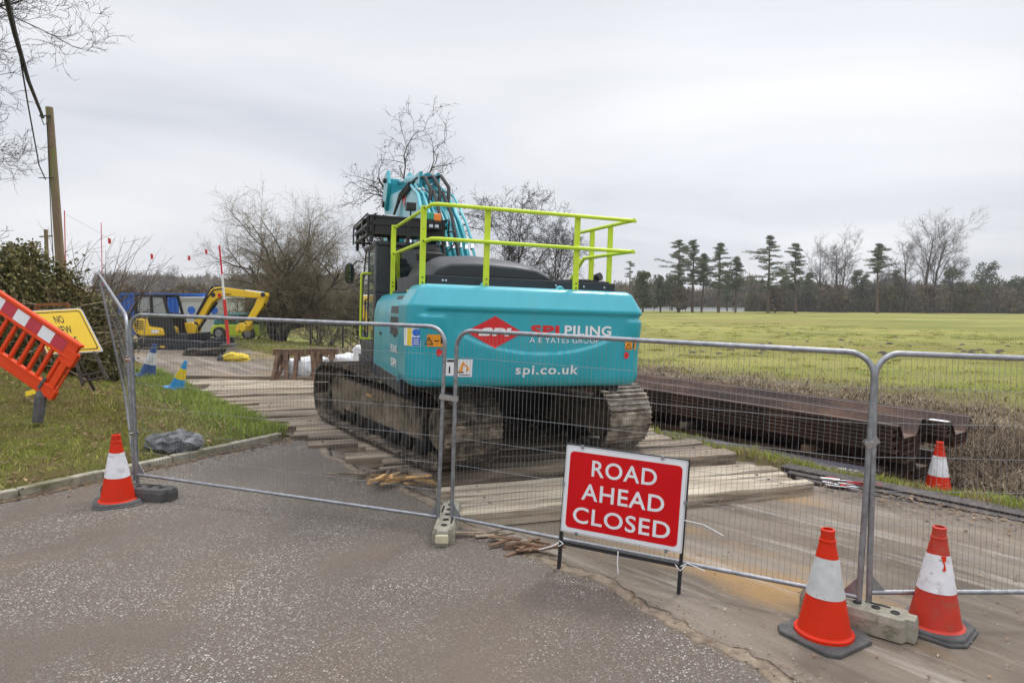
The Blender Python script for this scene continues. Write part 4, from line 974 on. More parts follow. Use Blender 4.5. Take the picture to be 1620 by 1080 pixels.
# warning stickers
def stk1(b): quad_patch(b, 656, 520, 667, 548)
w1 = stick('safety_sticker', M['white'], lambda b: quad_patch(b, 647, 519.5, 667.5, 548.5))
def sub(name, mat, fn): b = U(); fn(b); return b.build(name, mat, cw)
sub('yellow_sticker', M['yellowv'], lambda b: quad_patch(b, 647.5, 520, 654.5, 548, .006))
def bl(b):
    quad_patch(b, 656, 534, 666.8, 548, .006); xa, za = pxl(657, 520.5); xb, zb2 = pxl(666, 532.5); r_ = (za - zb2)/2; fan(b, [((xa+xb)/2 + r_*.95*math.cos(k*math.pi/8), (za+zb2)/2 + r_*math.sin(k*math.pi/8)) for k in range(16)], .006, 3)
sub('blue_sticker', M['bluev'], bl)
sub('sticker_print', M['white'], lambda b: [quad_patch(b, 657.5, y, 665, y + 1.4, .008, 2) for y in (537, 540.5, 544)])
def tri(b, cx, cy, r, off):
    P = [pxl(cx, cy - r), pxl(cx - r*.95, cy + r*.72), pxl(cx + r*.95, cy + r*.72)]; Q = [((p[0]-sum(q[0] for q in P)/3)*.68 + sum(q[0] for q in P)/3, (p[1]-sum(q[1] for q in P)/3)*.68 + sum(q[1] for q in P)/3) for p in P]
    b.add([C_(*p, off) for p in P + Q], [(i, (i+1) % 3, 3+(i+1) % 3, 3+i) for i in range(3)])
sub('warning_sticker', M['orangev'], lambda b: quad_patch(b, 671.5, 529, 705, 549, .005))
def wp(b): tri(b, 680, 540, 8, .0075); quad_patch(b, 699, 531, 702, 544, .0075, 2); quad_patch(b, 689, 538.5, 696, 540.5, .0075, 2); quad_patch(b, 679.3, 537, 680.9, 542.5, .0075, 2)
sub('warning_print', M['blackv'], wp)
sub('warning_sticker', M['orangev'], lambda b: quad_patch(b, 993, 541, 1012, 554, .005))
def wp2(b): tri(b, 998.5, 548.5, 5.5, .0075); quad_patch(b, 1006.5, 543, 1008, 552, .0075, 2)
sub('warning_print', M['blackv'], wp2)
for c_ in ((697, 558), (995, 562.5)):
    xa, za = pxl(*c_); sub('reflector', M['redv'], lambda b: fan(b, [(xa + .036*math.cos(k*math.pi/8), za + .044*math.sin(k*math.pi/8)) for k in range(16)], .008, 3))
sub('white_notice', M['white'], lambda b: (quad_patch(b, 707, 568, 721, 595, .005), quad_patch(b, 724.5, 568.5, 748, 596.5, .005)))
def dig(b):
    for P in ([(727, 586), (733, 584), (733, 589), (727, 589)], [(729, 584), (733, 573), (736, 573), (733, 585)], [(733, 573), (742, 580), (741, 582), (733, 576)], [(740, 580), (743, 581), (743, 587), (739, 588)]):
        b.add([C_(*pxl(*p), .008) for p in P], [tuple(range(len(P)))])
sub('notice_picture', M['orangev'], dig)
def dg2(b): quad_patch(b, 726, 588.5, 735, 590.5, .008, 2); quad_patch(b, 728, 593, 745, 594.2, .008, 2); quad_patch(b, 709, 569.5, 720, 573, .008, 2); quad_patch(b, 712, 580, 714, 591, .008, 2)
sub('notice_print', M['blackv'], dg2)
b = U(); cxp = on_plane(862, 461, 2, ZT); b.lathe([(.02, 0), (.085, .0), (.10, .03), (.095, .08), (.06, .105), (.02, .11)], 18, (cxp.x, cxp.y + .05, ZT - .005)); b.bx(cxp.x - .02, cxp.x + .14, cxp.y - .03, cxp.y + .13, ZT - .004, ZT + .085)
rc_ = b.build('rear_camera', M['black'], ex, bevel=.015); b = U(); b.lathe([(.012, -.005), (.022, 0), (.02, .01)], 10, (cxp.x + .09, cxp.y - .035, ZT + .045), Matrix.Rotation(math.pi/2, 3, 'X')); b.build('lens', M['glass'], rc_)

# --- engine house left side
b = U()
sec = lambda y, s0=0: [(-1.0, y, 1.12), (-1.485, y, 1.12), (-1.49, y, 1.9), (-1.455, y, 2.06), (-1.38, y, 2.16), (-1.28, y, 2.195), (-1.0, y, 2.2)]
b.loft([sec(-2.41), sec(-1.28)]); b.loft([sec(-1.265), sec(-.13)])
sh = b.build('side_panel', M['teal'], ex, smooth=True, bevel=.008)
b = U()
for r_ in range(4):
    z = 2.10 - r_*.135
    for k in range(1): b.loft([[(-1.44 - .03*min(r_, 1) - .012, y, z - .045), (-1.48 + (.06 if r_ == 0 else .0) - .018, y, z - .045), (-1.48 + (.11 if r_ == 0 else .012 if r_ == 1 else .0) - .018, y, z + .045), (-1.40, y, z + .045)] for y in (-2.32, -1.72)])
b.build('louvre', M['charcoal'], sh)
b = U(); T_ = lambda x, z: (-1.4935, x, z)
def tS(b, t, y0, y1, z0, z1): put_text(b, t, lambda a, c: (-1.494, y1 + y0 - a, c), y0, y1, z0, z1, .03)
tS(b, 'PILING', -2.25, -1.75, 1.42, 1.52); tS(b, 'SPI', -2.2, -1.8, 1.24, 1.35); b.build('side_lettering', M['white'], sh)
b = U(); b.bx(-1.5, -1.492, -2.1, -1.95, 1.62, 1.65); b.bx(-1.5, -1.49, -.9, -.75, 1.6, 1.63); b.build('latch', M['black'], sh)
# right side boxes, engine hood
b = U(); b.loft([[(1.0, y, 1.12), (1.485, y, 1.12), (1.49, y, 1.95), (1.42, y, 2.12), (1.3, y, 2.19), (1.0, y, 2.2)] for y in (-2.41, -.1)]); b.build('side_panel', M['teal'], ex, smooth=True, bevel=.008)
b = U(); b.bx(.62, 1.46, -.08, 1.25, 1.12, 2.05); b.build('fuel_tank', M['charcoal'], ex, bevel=.05, seg=3)
b = U(); b.bx(-1.0, 1.0, -2.41, -.1, 1.14, 2.2); b.bx(-1.28, 1.30, -2.35, -.25, 2.19, 2.235); b.build('engine_deck', M['charcoal'], ex, bevel=.02)
b = U(); b.bx(-1.20, 1.36, -2.50, -2.46, 2.19, 2.40); b.bx(-1.30, -1.26, -2.46, -1.0, 2.2, 2.40); b.bx(1.30, 1.34, -2.46, -1.2, 2.2, 2.36)
dp = b.build('deck_rail_plate', M['charcoal'], ex, bevel=.006)
b = U()
for x in (-1.0, -.96, .5, .9, 1.2):
    for z in (2.27, 2.34): b.lathe([(.012, 0), (.014, .004), (.008, .008)], 8, (x, -2.501, z), Matrix.Rotation(math.pi/2, 3, 'X'))
b.build('bolt', M['chrome'], dp)
hd = lambda y, k: [( -1.16 + k, y, 2.40), (-1.08 + k, y, 2.56), (-.92 + k*1.0, y, 2.67), (-.5, y, 2.70), (.0, y, 2.665), (.28, y, 2.62), (.48 - k, y, 2.51), (.58 - k, y, 2.40)]
b = U(); hs = [[(x, y, 2.40) if i in (0, 7) else (x, y, 2.40 + (z - 2.40)*f) for i, (x, y, z) in enumerate(hd(y, k))] for y, k, f in ((-2.36, .06, .55), (-2.24, .02, .86), (-2.0, 0, 1.0), (-1.0, 0, 1.0), (-.7, .03, .8))]
b.loft(hs); hood = b.build('engine_hood', M['charcoal'], ex, smooth=True, bevel=.02)
b = U()
for x in (-.75, -.3, .1): b.bx(x - .15, x + .15, -2.325, -2.30, 2.545, 2.552)
b.bx(-1.02, .5, -2.37, -2.3, 2.405, 2.425); b.build('hood_trim', M['rubber'], hood)
b = U(); b.bx(.62, 1.3, -2.45, -1.2, 2.40, 2.425); 
for k in range(5): b.bx(.78 + k*.07, .83 + k*.07, -2.456, -2.2, 2.424, 2.44)
b.build('deck_cover', M['charcoal'], ex, bevel=.006)
b = U(); q = on_plane(681, 408, 1, -1.3); b.lathe([(.07, 2.3), (.07, q.z - .06), (.10, q.z - .05), (.19, q.z - .04), (.20, q.z + .0), (.20, q.z + .05), (.15, q.z + .075), (.14, q.z + .12), (.13, q.z + .14), (.03, q.z + .15)], 28, (q.x, -1.3, 0)); b.build('air_precleaner', M['rubber'], ex, smooth=True)
b = U(); q = on_plane(937, 445, 1, -1.5); b.tube([(q.x - .06, -1.4, 2.35), (q.x - .03, -1.45, q.z - .03), (q.x, -1.56, q.z + .04), (q.x + .05, -1.66, q.z + .07)], .06, 16); b.build('exhaust_pipe', M['black'], ex, smooth=True)

# --- guard rail
gr = []; YL_ = on_plane(624, 400, 0, -1.25).y
RY = -2.98; ZR, ZM = 3.18, 2.79; XL, XR = -1.25, 1.31
def rail_part(name, pts, r=.0235, mat='lime'): b = U(); b.tube(pts, r, 10); return b.build(name, M[mat], gro, smooth=True)
b = U(); b.bx(-1.31, -1.25, -2.7, -1.8, 2.20, 2.225); gro = b.build('guard_rail', M['lime'], ex)
def rnd(pts, r=.1, n=5):
    P = [Vector(p) for p in pts]; out = [P[0]]
    for a, c, d in zip(P[:-2], P[1:-1], P[2:]):
        u = (a-c).normalized(); v = (d-c).normalized()
        for k in range(n+1): t = k/n; out.append((c+u*r)*(1-t)**2 + c*2*t*(1-t) + (c+v*r)*t*t)
    return out + [P[-1]]
for z in (ZR, ZM): rail_part('rail', rnd([(XL, YL_, z), (XL, RY, z), (XR + .05, RY, z)], .10))
rail_part('rail', rnd([(XR, RY - .05, ZR), (XR, -1.35, ZR), (XR, -1.35, ZM), (XR, -1.48, ZM - .02)], .07)); rail_part('rail', [(XR, RY - .05, ZM), (XR, -1.6, ZM)])
rail_part('rail', rnd([(XL, YL_ - .05, ZR), (XL, YL_ + .22, ZR), (XL, YL_ + .22, ZM), (XL, YL_ - .05, ZM)], .07))
rail_part('brace', [(XR, -1.62, ZM), (XR - .05, -1.15, 2.40)]); rail_part('brace', [(XL, YL_ - .3, ZM), (XL + .12, YL_ + .3, 2.40)])
def rpost(x, y, z0=2.2): 
    b = U(); b.bx(x - .034, x + .034, y - .018, y + .018, z0, ZR + .025); p = b.build('rail_post', M['lime'], gro, bevel=.004)
    b = U()
    for z in (ZR, ZM, 2.30, 2.36): b.lathe([(.011, 0), (.011, .008)], 8, (x, y - .0185, z), Matrix.Rotation(math.pi/2, 3, 'X'))
    b.build('bolt', M['mudsteel'], p)
for x, y in ((XL - .03, -2.62), (XL - .03, YL_ - .08), (XR + .03, -2.35), (XR + .03, -1.80)): rpost(x, y, 2.15)
for px in (771, 913.5): q = on_plane(px, 400, 1, RY + .02); rpost(q.x, RY + .045, 2.20)
b = U()
for px, sg in ((771, 1), (913.5, -1)):
    q = on_plane(px, 400, 1, RY); b.lathe([(.02, 0), (.06, .004), (.065, .03), (.05, .06), (.02, .065)], 16, (q.x + sg*.075, -2.62, 2.27), Matrix.Rotation(math.pi/2, 3, 'X'))
b.build('lifting_eye', M['teal_pipe'], cw, smooth=True)

# --- cab
X0, X1, Y0, Y1, Z0, Z1 = -1.47, -.50, -.06, 1.72, 1.14, 2.99
b = U()
pil = lambda p, q, w_=.075, h=.075: b.bar(p, q, w_, h, (0, 1, 0))
b.bx(X0, X1, Y0, Y0 + .10, Z0, 2.2)                                               # rear wall
b.bx(X0, X0 + .30, Y0, Y0 + .10, 2.2, Z1 - .04); b.bx(X1 - .08, X1, Y0, Y0 + .10, 2.2, Z1 - .04)
b.bx(X0, X0 + .07, Y0 + .1, Y0 + .24, Z0, Z1 - .05); b.bx(X0, X0 + .06, .86, .93, Z0, Z1 - .06); b.bx(X1 - .06, X1, Y0 + .1, Y1 - .25, Z0, 1.75); b.bx(X0, X0 + .05, Y0 + .24, Y1 - .06, Z0, Z0 + .28)
for x in (X0 + .035, X1 - .035): b.tube(rnd([(x, Y1, Z0 + .1), (x, Y1 - .04, 2.3), (x, Y1 - .42, Z1 - .05), (x, Y0 + .1, Z1 - .04)], .16), .04, 8)
b.bx(X0 + .03, X1 - .03, Y1 - .06, Y1, Z0, Z0 + .25)
cabo = b.build('cab', M['charcoal'], ex, bevel=.015)
b = U(); b.bx(X0 - .01, X1 + .01, Y0 - .02, Y1 - .32, Z1 - .07, Z1 + .02); b.build('cab_roof', M['charcoal'], cabo, bevel=.04, seg=3)
M['paneglass'] = pmat('painted_reflection_glass', [(.30, .33, .34)], 1, 1, .06, spec=.9)  # pale base colour stands in for sky reflected in the digger's panes
def pane(pts, th=.012):
    b = U(); b.add(pts, [tuple(range(len(pts)))]); o = b.build('window', M['glass'], cabo); return o
gm = bpy.data.materials.new('tinted_glass'); gm.use_nodes = True; q_ = gm.node_tree.nodes['Principled BSDF']; q_.inputs['Base Color'].default_value = (.55, .68, .66, 1); q_.inputs['Transmission Weight'].default_value = .9; q_.inputs['Roughness'].default_value = .02; q_.inputs['IOR'].default_value = 1.12; q_.inputs['Specular IOR Level'].default_value = 1.0; M['glass_clear'] = gm
def pane2(name, pts, mat='glass_clear'):
    b = U(); b.add(pts, [tuple(range(len(pts)))]); return b.build(name, M[mat], cabo)
xg = X0 + .012
pane2('window', [(xg, Y0 + .2, Z0 + .27), (xg, .87, Z0 + .27), (xg, .87, Z1 - .08), (xg, Y0 + .2, Z1 - .08)])
pane2('window', [(xg, .92, Z0 + .27), (xg, Y1 - .02, Z0 + .27), (xg, Y1 - .05, 2.3), (xg, Y1 - .40, Z1 - .08), (xg, .92, Z1 - .08)])
pane2('window', [(X1 - .02, .05, 1.72), (X1 - .02, Y1 - .1, 1.72), (X1 - .02, Y1 - .4, Z1 - .08), (X1 - .02, .05, Z1 - .08)])
pane2('window', [(X0 + .28, Y0 + .03, 2.2), (X1 - .06, Y0 + .03, 2.2), (X1 - .06, Y0 + .03, Z1 - .08), (X0 + .28, Y0 + .03, Z1 - .08)], 'glass')
pane2('windscreen', [(X0 + .05, Y1 - .01, Z0 + .25), (X1 - .05, Y1 - .01, Z0 + .25), (X1 - .05, Y1 - .05, 2.3), (X1 - .05, Y1 - .38, Z1 - .1), (X0 + .05, Y1 - .38, Z1 - .1), (X0 + .05, Y1 - .05, 2.3)])
b = U(); b.bx(-1.22, -.72, .45, .95, 1.45, 1.60); b.bx(-1.2, -.74, .38, .50, 1.6, 2.32); b.bx(-1.12, -.82, .40, .48, 2.34, 2.56); b.build('driver_seat', M['rubber'], cabo, bevel=.05)
b = U(); b.tube(rnd([(X0 - .03, .62, 1.5), (X0 - .07, .62, 1.5), (X0 - .07, .62, 2.1), (X0 - .03, .62, 2.1)], .03), .012, 6); b.bx(X0 - .02, X0, .55, .70, 1.72, 1.80); b.build('door_handle', M['black'], cabo)
b = U(); b.bx(X0 - .05, X1 + .02, 0.0, 1.6, Z0 - .03, Z0); b.build('step', M['charcoal'], cabo)
qa, qb = on_plane(572, 432, 0, -1.62), on_plane(569, 535, 0, -1.62)
b = U(); b.tube(rnd([(X0, qa.y, qa.z), (-1.62, qa.y, qa.z), (-1.62, qa.y, qb.z), (X0, qa.y, qb.z)], .05), .019, 8); b.build('grab_rail', M['lime'], ex, smooth=True)
q = on_plane(553, 432, 1, 1.85); b = U(); b.loft([[(q.x + .085*math.cos(t)*k, 1.85 + dy, q.z + .19*math.copysign(abs(math.sin(t))**.6, math.sin(t))*k) for t in np.linspace(0, 2*math.pi, 20, endpoint=False)] for k, dy in ((.9, -.02), (1, .0), (1, .03), (.6, .08))])
mo = b.build('mirror', M['black'], ex, smooth=True)
b = U(); b.add([(q.x + .072*math.cos(t), 1.828, q.z + .17*math.copysign(abs(math.sin(t))**.6, math.sin(t))) for t in np.linspace(0, 2*math.pi, 20, endpoint=False)], [tuple(range(20))]); b.build('mirror_glass', M['glass'], mo)
b = U(); b.tube([(q.x + .02, 1.88, q.z + .1), (q.x + .12, 1.8, q.z + .22), (X0, 1.66, q.z + .2)], .012, 6); b.build('mirror_arm', M['black'], mo)
# --- roof guard and lamps
b = U(); GX0, GX1, GY0, GY1 = -1.60, -.38, -.10, 1.85
for z, h in ((3.10, .035), (3.245, .05), (3.36, .03)):
    b.bx(GX0, GX1, GY0, GY0 + .06, z, z + h); b.bx(GX0, GX1, GY1 - .06, GY1, z, z + h); b.bx(GX0, GX0 + .06, GY0, GY1, z, z + h); b.bx(GX1 - .06, GX1, GY0, GY1, z, z + h)
b.bx(GX0 + .1, GX1 - .05, GY0 + .02, GY0 + .05, 3.12, 3.36); b.bx(GX0 + .04, GX1 - .04, GY0 + .1, GY1 - .1, 3.375, 3.385)
for k in range(9): y = GY0 + .1 + k*(GY1-GY0-.2)/8; b.bx(GX0 + .06, GX1 - .06, y - .02, y + .02, 3.25, 3.29)
for x in (GX0 + .05, GX1 - .05, (GX0+GX1)/2):
    for y in (GY0 + .03, GY1 - .03, .9): b.bx(x - .025, x + .025, y - .025, y + .025, 2.98, 3.38)
for x in (GX0 - .02, GX1 + .02): b.tube(rnd([(x, GY0 - .02, 3.08), (x, GY0 - .06, 3.40), (x, GY1, 3.40), (x, GY1, 3.08)], .08), .015, 6)
b.tube(rnd([(GX0, GY0 - .04, 3.08), (GX0 - .08, GY0 + .2, 3.2), (GX0 - .05, GY0 + .4, 3.34), (GX0 + .1, GY0 - .05, 3.4)], .08), .014, 6)
b.tube(rnd([(GX1, GY0, 3.2), (GX1 + .12, GY0 - .02, 3.22), (GX1 + .14, GY0, 3.05), (GX1 + .03, GY0 - .02, 2.9)], .05), .014, 6)
b.build('roof_guard', M['black'], ex, bevel=.004)
M['lampgreen'] = pmat('green_beacon', [(.01, .30, .18)], 3, 2, .25, coat=.4); M['lamporange'] = pmat('amber_beacon', [(.90, .24, .01)], 3, 2, .25, coat=.4)
def beacon(px, py, mat):
    q = on_plane(px, py, 1, -.22); b = U(); b.bx(q.x - .058, q.x + .058, -.28, -.16, q.z - .058, q.z + .058); o = b.build('beacon', M[mat], ex, bevel=.015); b = U(); b.bx(q.x - .062, q.x + .062, -.285, -.155, q.z - .11, q.z - .058); b.build('beacon_base', M['black'], o)
beacon(680, 342.5, 'lampgreen'); beacon(691, 344.5, 'lamporange')
b = U(); q = on_plane(685, 355, 1, -.2); b.bx(q.x - .13, q.x + .13, -.26, -.12, q.z - .09, q.z + .03); b.build('lamp_bracket', M['black'], ex, bevel=.01)
b = U(); 
for k in (-1, 1): b.bx(q.x + k*.045 - .03, q.x + k*.045 + .03, -.275, -.258, q.z - .055, q.z - .01)
b.build('work_lamp', M['mirror'], ex)
q = on_plane(650, 327, 1, .0); b = U(); b.bx(q.x - .075, q.x + .075, -.06, .08, q.z - .06, q.z + .06); b.tube([(q.x, .0, q.z - .05), (q.x, .02, 3.38)], .015, 6); b.build('roof_camera', M['black'], ex, bevel=.012)
q = on_plane(618, 345, 1, .1); b = U(); b.bx(q.x - .09, q.x + .07, .0, .12, q.z - .05, q.z + .035); b.build('work_lamp', M['signgrey'], ex, bevel=.01)

# --- boom, arm and pipes
BX = -.16
def bpt(px, py, y): return on_plane(px, py, 1, y)
cl = [(.30, 1.75, .42, .64), (.78, 2.6, .62, .70), (1.25, 3.20, .76, .70), (1.85, 3.62, .84, .68), (2.7, 3.88, .90, .62), (4.2, 4.18, .70, .52), (6.1, 4.48, .42, .44)]
def boom_sec(i):
    y, z, h, w_ = cl[i]; a = Vector(cl[max(i-1, 0)][:2]); c = Vector(cl[min(i+1, len(cl)-1)][:2]); d = (c-a).normalized(); nn = Vector((-d.y, d.x)); hh = h/2
    P = [(y + nn.x*hh, z + nn.y*hh), (y - nn.x*hh, z - nn.y*hh)]
    return [(BX - w_/2, *P[0]), (BX + w_/2, *P[0]), (BX + w_/2, *P[1]), (BX - w_/2, *P[1])], Vector((0, nn.x, nn.y))
b = U(); b.loft([boom_sec(i)[0] for i in range(len(cl))]); boom = b.build('boom', M['teal'], ex, bevel=.02)
def back(i, fx, off):    # point above the boom's back
    s_, nn = boom_sec(i); p = Vector(s_[0]).lerp(Vector(s_[1]), fx); return p + nn*off
b = U(); rg = random.Random(11)
paths = []
for k in range(8):
    fx = .04 + .92*k/7; pts = []
    fan0 = (k - 3.5)*.06
    for i in range(5):
        p = back(i, fx, .05 + .03*(k % 2)); p.x += [.08, .05, .01, -.02, -.02][i] + fan0*[.7, .35, .15, .05, .0][i] + rg.uniform(-.008, .008); pts.append(p)
    Pm = [pts[0]]
    for a, c in zip(pts[:-1], pts[1:]): Pm += [a.lerp(c, .35), a.lerp(c, .45) + Vector((rg.choice((-.03, .02, .0)), 0, 0)), c]
    paths.append(Pm); b.tube(Pm, .024 if k % 3 else .032, 8)
b.build('hydraulic_pipes', M['teal_pipe'], boom, smooth=True)
for k, Pm in enumerate(paths):
    for j in (4, 10): b = U(); b.tube([Pm[j] - (Pm[j+1]-Pm[j]).normalized()*.05, Pm[j] + (Pm[j+1]-Pm[j]).normalized()*.05], .036, 8); b.build('pipe_fitting', M['chrome'], boom, smooth=True)
b = U()
for k in range(3):
    a = back(3, .25 + .25*k, .06); c = back(4, .2 + .22*k, .10); b.tube([a - Vector((0, .2, .25)), a + Vector((.04, -.05, .10 + .03*k)), a.lerp(c, .5) + Vector((.05, 0, .22 + .03*k)), c + Vector((.0, 0, .10)), back(5, .3 + .1*k, .08)], .034, 8)
for k in range(2):
    b.tube([back(0, .3 + .35*k, .16) + Vector((.2, -.1, 0)), back(1, .3 + .35*k, .19), back(2, .35 + .3*k, .16), back(3, .4 + .25*k, .14)], .03, 8)
s5, n5 = boom_sec(5); 
for k in range(3): b.tube([back(4, .0, .1) + Vector((-.03, 0, -.05*k)), Vector(s5[0]) + Vector((-.06, -.4, -.15 - .06*k)), Vector(s5[3]) + Vector((-.08, .6, -.1 + .05*k)), Vector((BX - .32, 6.0, 4.10 + .05*k)), Vector((BX - .35, 6.3, 3.7))], .026, 8)
b.build('hydraulic_hoses', M['rubber'], boom, smooth=True)
b = U(); a, c = Vector((BX, 2.45, 4.50)), Vector((BX, 5.9, 5.00)); b.tube([a, a.lerp(c, .6)], .115, 16); b.build('arm_cylinder', M['teal'], boom, smooth=True)
b = U(); b.tube([a.lerp(c, .6), c], .055, 12); b.build('piston_rod', M['chrome'], boom, smooth=True)
b = U(); b.bx(BX - .2, BX - .14, 2.3, 2.7, 4.1, 4.6); b.bx(BX + .14, BX + .2, 2.3, 2.7, 4.1, 4.6); b.build('cylinder_bracket', M['teal'], boom)
arm = [(5.70, 5.05), (6.05, 5.12), (6.55, 4.35), (6.75, 3.4), (6.65, 1.6), (6.35, 1.6), (6.15, 3.2), (5.80, 4.15)]
b = U(); b.prism(arm, BX - .21, BX + .21, lambda u, v, w_: (w_, u, v)); b.prism([(5.55, 4.90), (5.75, 5.25), (6.1, 5.22), (6.35, 4.7), (6.0, 4.3)], BX - .30, BX - .22, lambda u, v, w_: (w_, u, v)); b.prism([(5.55, 4.90), (5.75, 5.25), (6.1, 5.22), (6.35, 4.7), (6.0, 4.3)], BX + .22, BX + .30, lambda u, v, w_: (w_, u, v))
armo = b.build('arm', M['teal'], ex, bevel=.02)
b = U(); b.tube([(BX - .36, 5.9, 5.02), (BX + .36, 5.9, 5.02)], .06, 14); b.tube([(BX - .34, 6.1, 4.48), (BX + .34, 6.1, 4.48)], .08, 14); b.build('pivot_pin', M['dark'], armo, smooth=True)
for s_ in (-1, 1):
    a, c = Vector((BX + s_*.42, 1.1, 1.45)), Vector((BX + s_*.36, 2.3, 3.6)); b = U(); b.tube([a, a.lerp(c, .6)], .10, 14); o_ = b.build('boom_cylinder', M['teal'], ex, smooth=True); b = U(); b.tube([a.lerp(c, .6), c], .05, 12); b.build('piston_rod', M['chrome'], o_, smooth=True)
b = U(); fp = [Vector(p) for p in boom_sec(4)[0]]; gg = [Vector(p) for p in boom_sec(5)[0]]
lx = BX - .30
b.add([(lx - .004, 3.1, 4.24), (lx + .0, 3.35, 4.04), (lx + .010, 3.6, 4.26), (lx + .008, 3.35, 4.46)], [(0, 1, 2, 3)]); b.build('diamond_logo', M['redv'], boom)
# ---------------------------------------------------------------- trees
def grow(b, tips, p, d, L, r, lev, rg, P):
    """recursive limb: P = per-level dict(n, ratio, ang, seg, wob, up, sides)"""
    q = P[lev]; k = q['seg']; pts = [p.copy()]; rad = [r]; dirs = [d.copy()]; x = p.copy(); dd = d.copy()
    for i in range(k):
        dd = (dd + Vector((rg.gauss(0, 1), rg.gauss(0, 1), rg.gauss(0, 1))) * q['wob'] + Vector((0, 0, 1)) * q['up']).normalized()
        x = x + dd * (L / k); pts.append(x.copy()); dirs.append(dd.copy()); rad.append(r * (1 - (1 - q.get('tip', .35)) * (i + 1) / k))
    b[min(lev, len(b) - 1)].tube(pts, rad, q['sides'], False)
    if lev + 1 >= len(P): tips.append(x); return
    n = q['n']
    for i in range(n):
        f = q.get('start', .3) + (1 - q.get('start', .3)) * (i + rg.random()) / n; j = min(int(f * k), k - 1); t = f * k - j; o = pts[j].lerp(pts[j+1], t); base = dirs[j+1]
        ax = base.orthogonal().normalized(); ax.rotate(Matrix.Rotation(i * 2.4 + rg.uniform(-.6, .6), 3, base)); a = R(rg.gauss(q['ang'], 9)); nd = base * math.cos(a) + ax * math.sin(a)
        l2 = L * q['ratio'] * rg.uniform(.65, 1.2) * (1 - .45 * f if q.get('cone') else 1); r2 = max(P[0].get('rmin', .004), (rad[j] * (1-t) + rad[j+1] * t) * q.get('rr', .55))
        grow(b, tips, o, nd, l2, r2, lev + 1, rg, P)
def lv(n, ratio, ang, seg=5, wob=.12, up=.05, sides=4, start=.3, rr=.55, tip=.35, cone=False): return dict(n=n, ratio=ratio, ang=ang, seg=seg, wob=wob, up=up, sides=sides, start=start, rr=rr, tip=tip, cone=cone)
def bare_tree(label, base, stems, H, r, P, seed, mt='bark', mw='twig', group=None, name='bare_tree', cat='tree', lean=(0, 0), spread=.0, catkins=0):
    rg = random.Random(seed); o = thing(name, label, cat, base, 0, group); T = MB(); W = MB(); tips = []
    for i in range(stems):
        a = 2*math.pi*i/max(stems, 1) + rg.random(); d = Vector((math.cos(a)*spread + lean[0], math.sin(a)*spread + lean[1], 1)).normalized()
        grow([T, T, W], tips, Vector((math.cos(a), math.sin(a), 0)) * r * (1.2 if stems > 1 else 0) + Vector((0, 0, -.15)), d, H * rg.uniform(.85, 1.05), r * rg.uniform(.8, 1.1), 0, rg, P)
    if catkins:
        for q in tips:
            if rg.random() < catkins:
                for _ in range(3):
                    c_ = q + Vector((rg.gauss(0, .06), rg.gauss(0, .06), rg.gauss(-.03, .06))); u = Vector((rg.gauss(0, 1), rg.gauss(0, 1), rg.gauss(0, 1))).normalized() * rg.uniform(.02, .045); v = u.orthogonal() * .6
                    W.add([c_ - u, c_ + v, c_ + u, c_ - v], [(0, 1, 2, 3)])
    T.build('trunk', M[mt], o, fix=False, smooth='all'); W.build('crown', M[mw], o, fix=False)
    return o, tips
def base_at(px, Y, z=None):
    p = at(px, 500, Y); return Vector((p.x, Y, gz1(p.x, Y) if z is None else z))
# thorn tree behind the yellow digger
PT = [lv(10, .50, 38, 6, .14, .06, 6, .12, .65), lv(9, .55, 42, 5, .18, .05, 4, .15, .6), lv(8, .55, 42, 4, .2, .02, 3, .1, .65), lv(6, .5, 40, 3, .2, .0, 3, .1, .8), lv(0, 0, 0, 3, .2, 0, 3)]
bare_tree('broad many stemmed thorn tree with olive lichen behind the yellow digger arm', base_at(440, 33), 6, 4.8, .15, PT, 3, 'bark', 'twig_olive', spread=.45)
PT2 = [lv(9, .55, 50, 6, .16, .03, 5, .05, .6), lv(9, .55, 45, 4, .2, .0, 3, .1, .5), lv(7, .5, 45, 3, .2, -.02, 3, .1, .5), lv(0, 0, 0, 3, .2, -.02, 3)]
bare_tree('tangled olive thicket between the thorn tree and the teal excavator', base_at(512, 32), 6, 2.7, .05, PT2, 5, 'twig_olive', 'twig_olive', name='thicket', cat='bush', spread=.75)
bare_tree('low olive thicket at the foot of the thorn tree, to its left', base_at(402, 34), 6, 2.4, .05, PT2, 15, 'twig_olive', 'twig_olive', name='thicket', cat='bush', spread=.7)
bare_tree('dark thicket behind the cab of the teal excavator', base_at(573, 34), 7, 3.2, .05, PT2, 25, 'twig', 'twig', name='thicket', cat='bush', spread=.75)
# tall alder behind the boom
PA = [dict(lv(13, .36, 54, 9, .07, .03, 7, .20, .7, .2), rmin=.008), dict(lv(8, .55, 46, 6, .20, .05, 4, .2, .7), rmin=.008), dict(lv(6, .50, 46, 5, .24, .02, 3, .15, .75), rmin=.008), dict(lv(3, .45, 45, 3, .22, .02, 3, .1, .9), rmin=.007), lv(0, 0, 0, 3, .2, 0, 3)]
bare_tree('tall dark bare tree rising behind the excavator boom', base_at(655, 30), 1, 8.1, .25, PA, 12, catkins=.12)
PB = [dict(lv(13, .32, 44, 8, .08, .04, 6, .2, .7, .15), rmin=.008), dict(lv(8, .5, 42, 5, .18, .05, 4, .2, .7), rmin=.008), dict(lv(6, .5, 42, 4, .2, .02, 3, .1, .75), rmin=.007), lv(4, .5, 40, 3, .2, .02, 3, .1, .6), lv(0, 0, 0, 2, .2, 0, 3)]
bare_tree('slender bare tree seen through the guard rail, left of two', base_at(822, 34), 2, 7.2, .11, PB, 21, lean=(-.02, 0), spread=.10, catkins=.15)
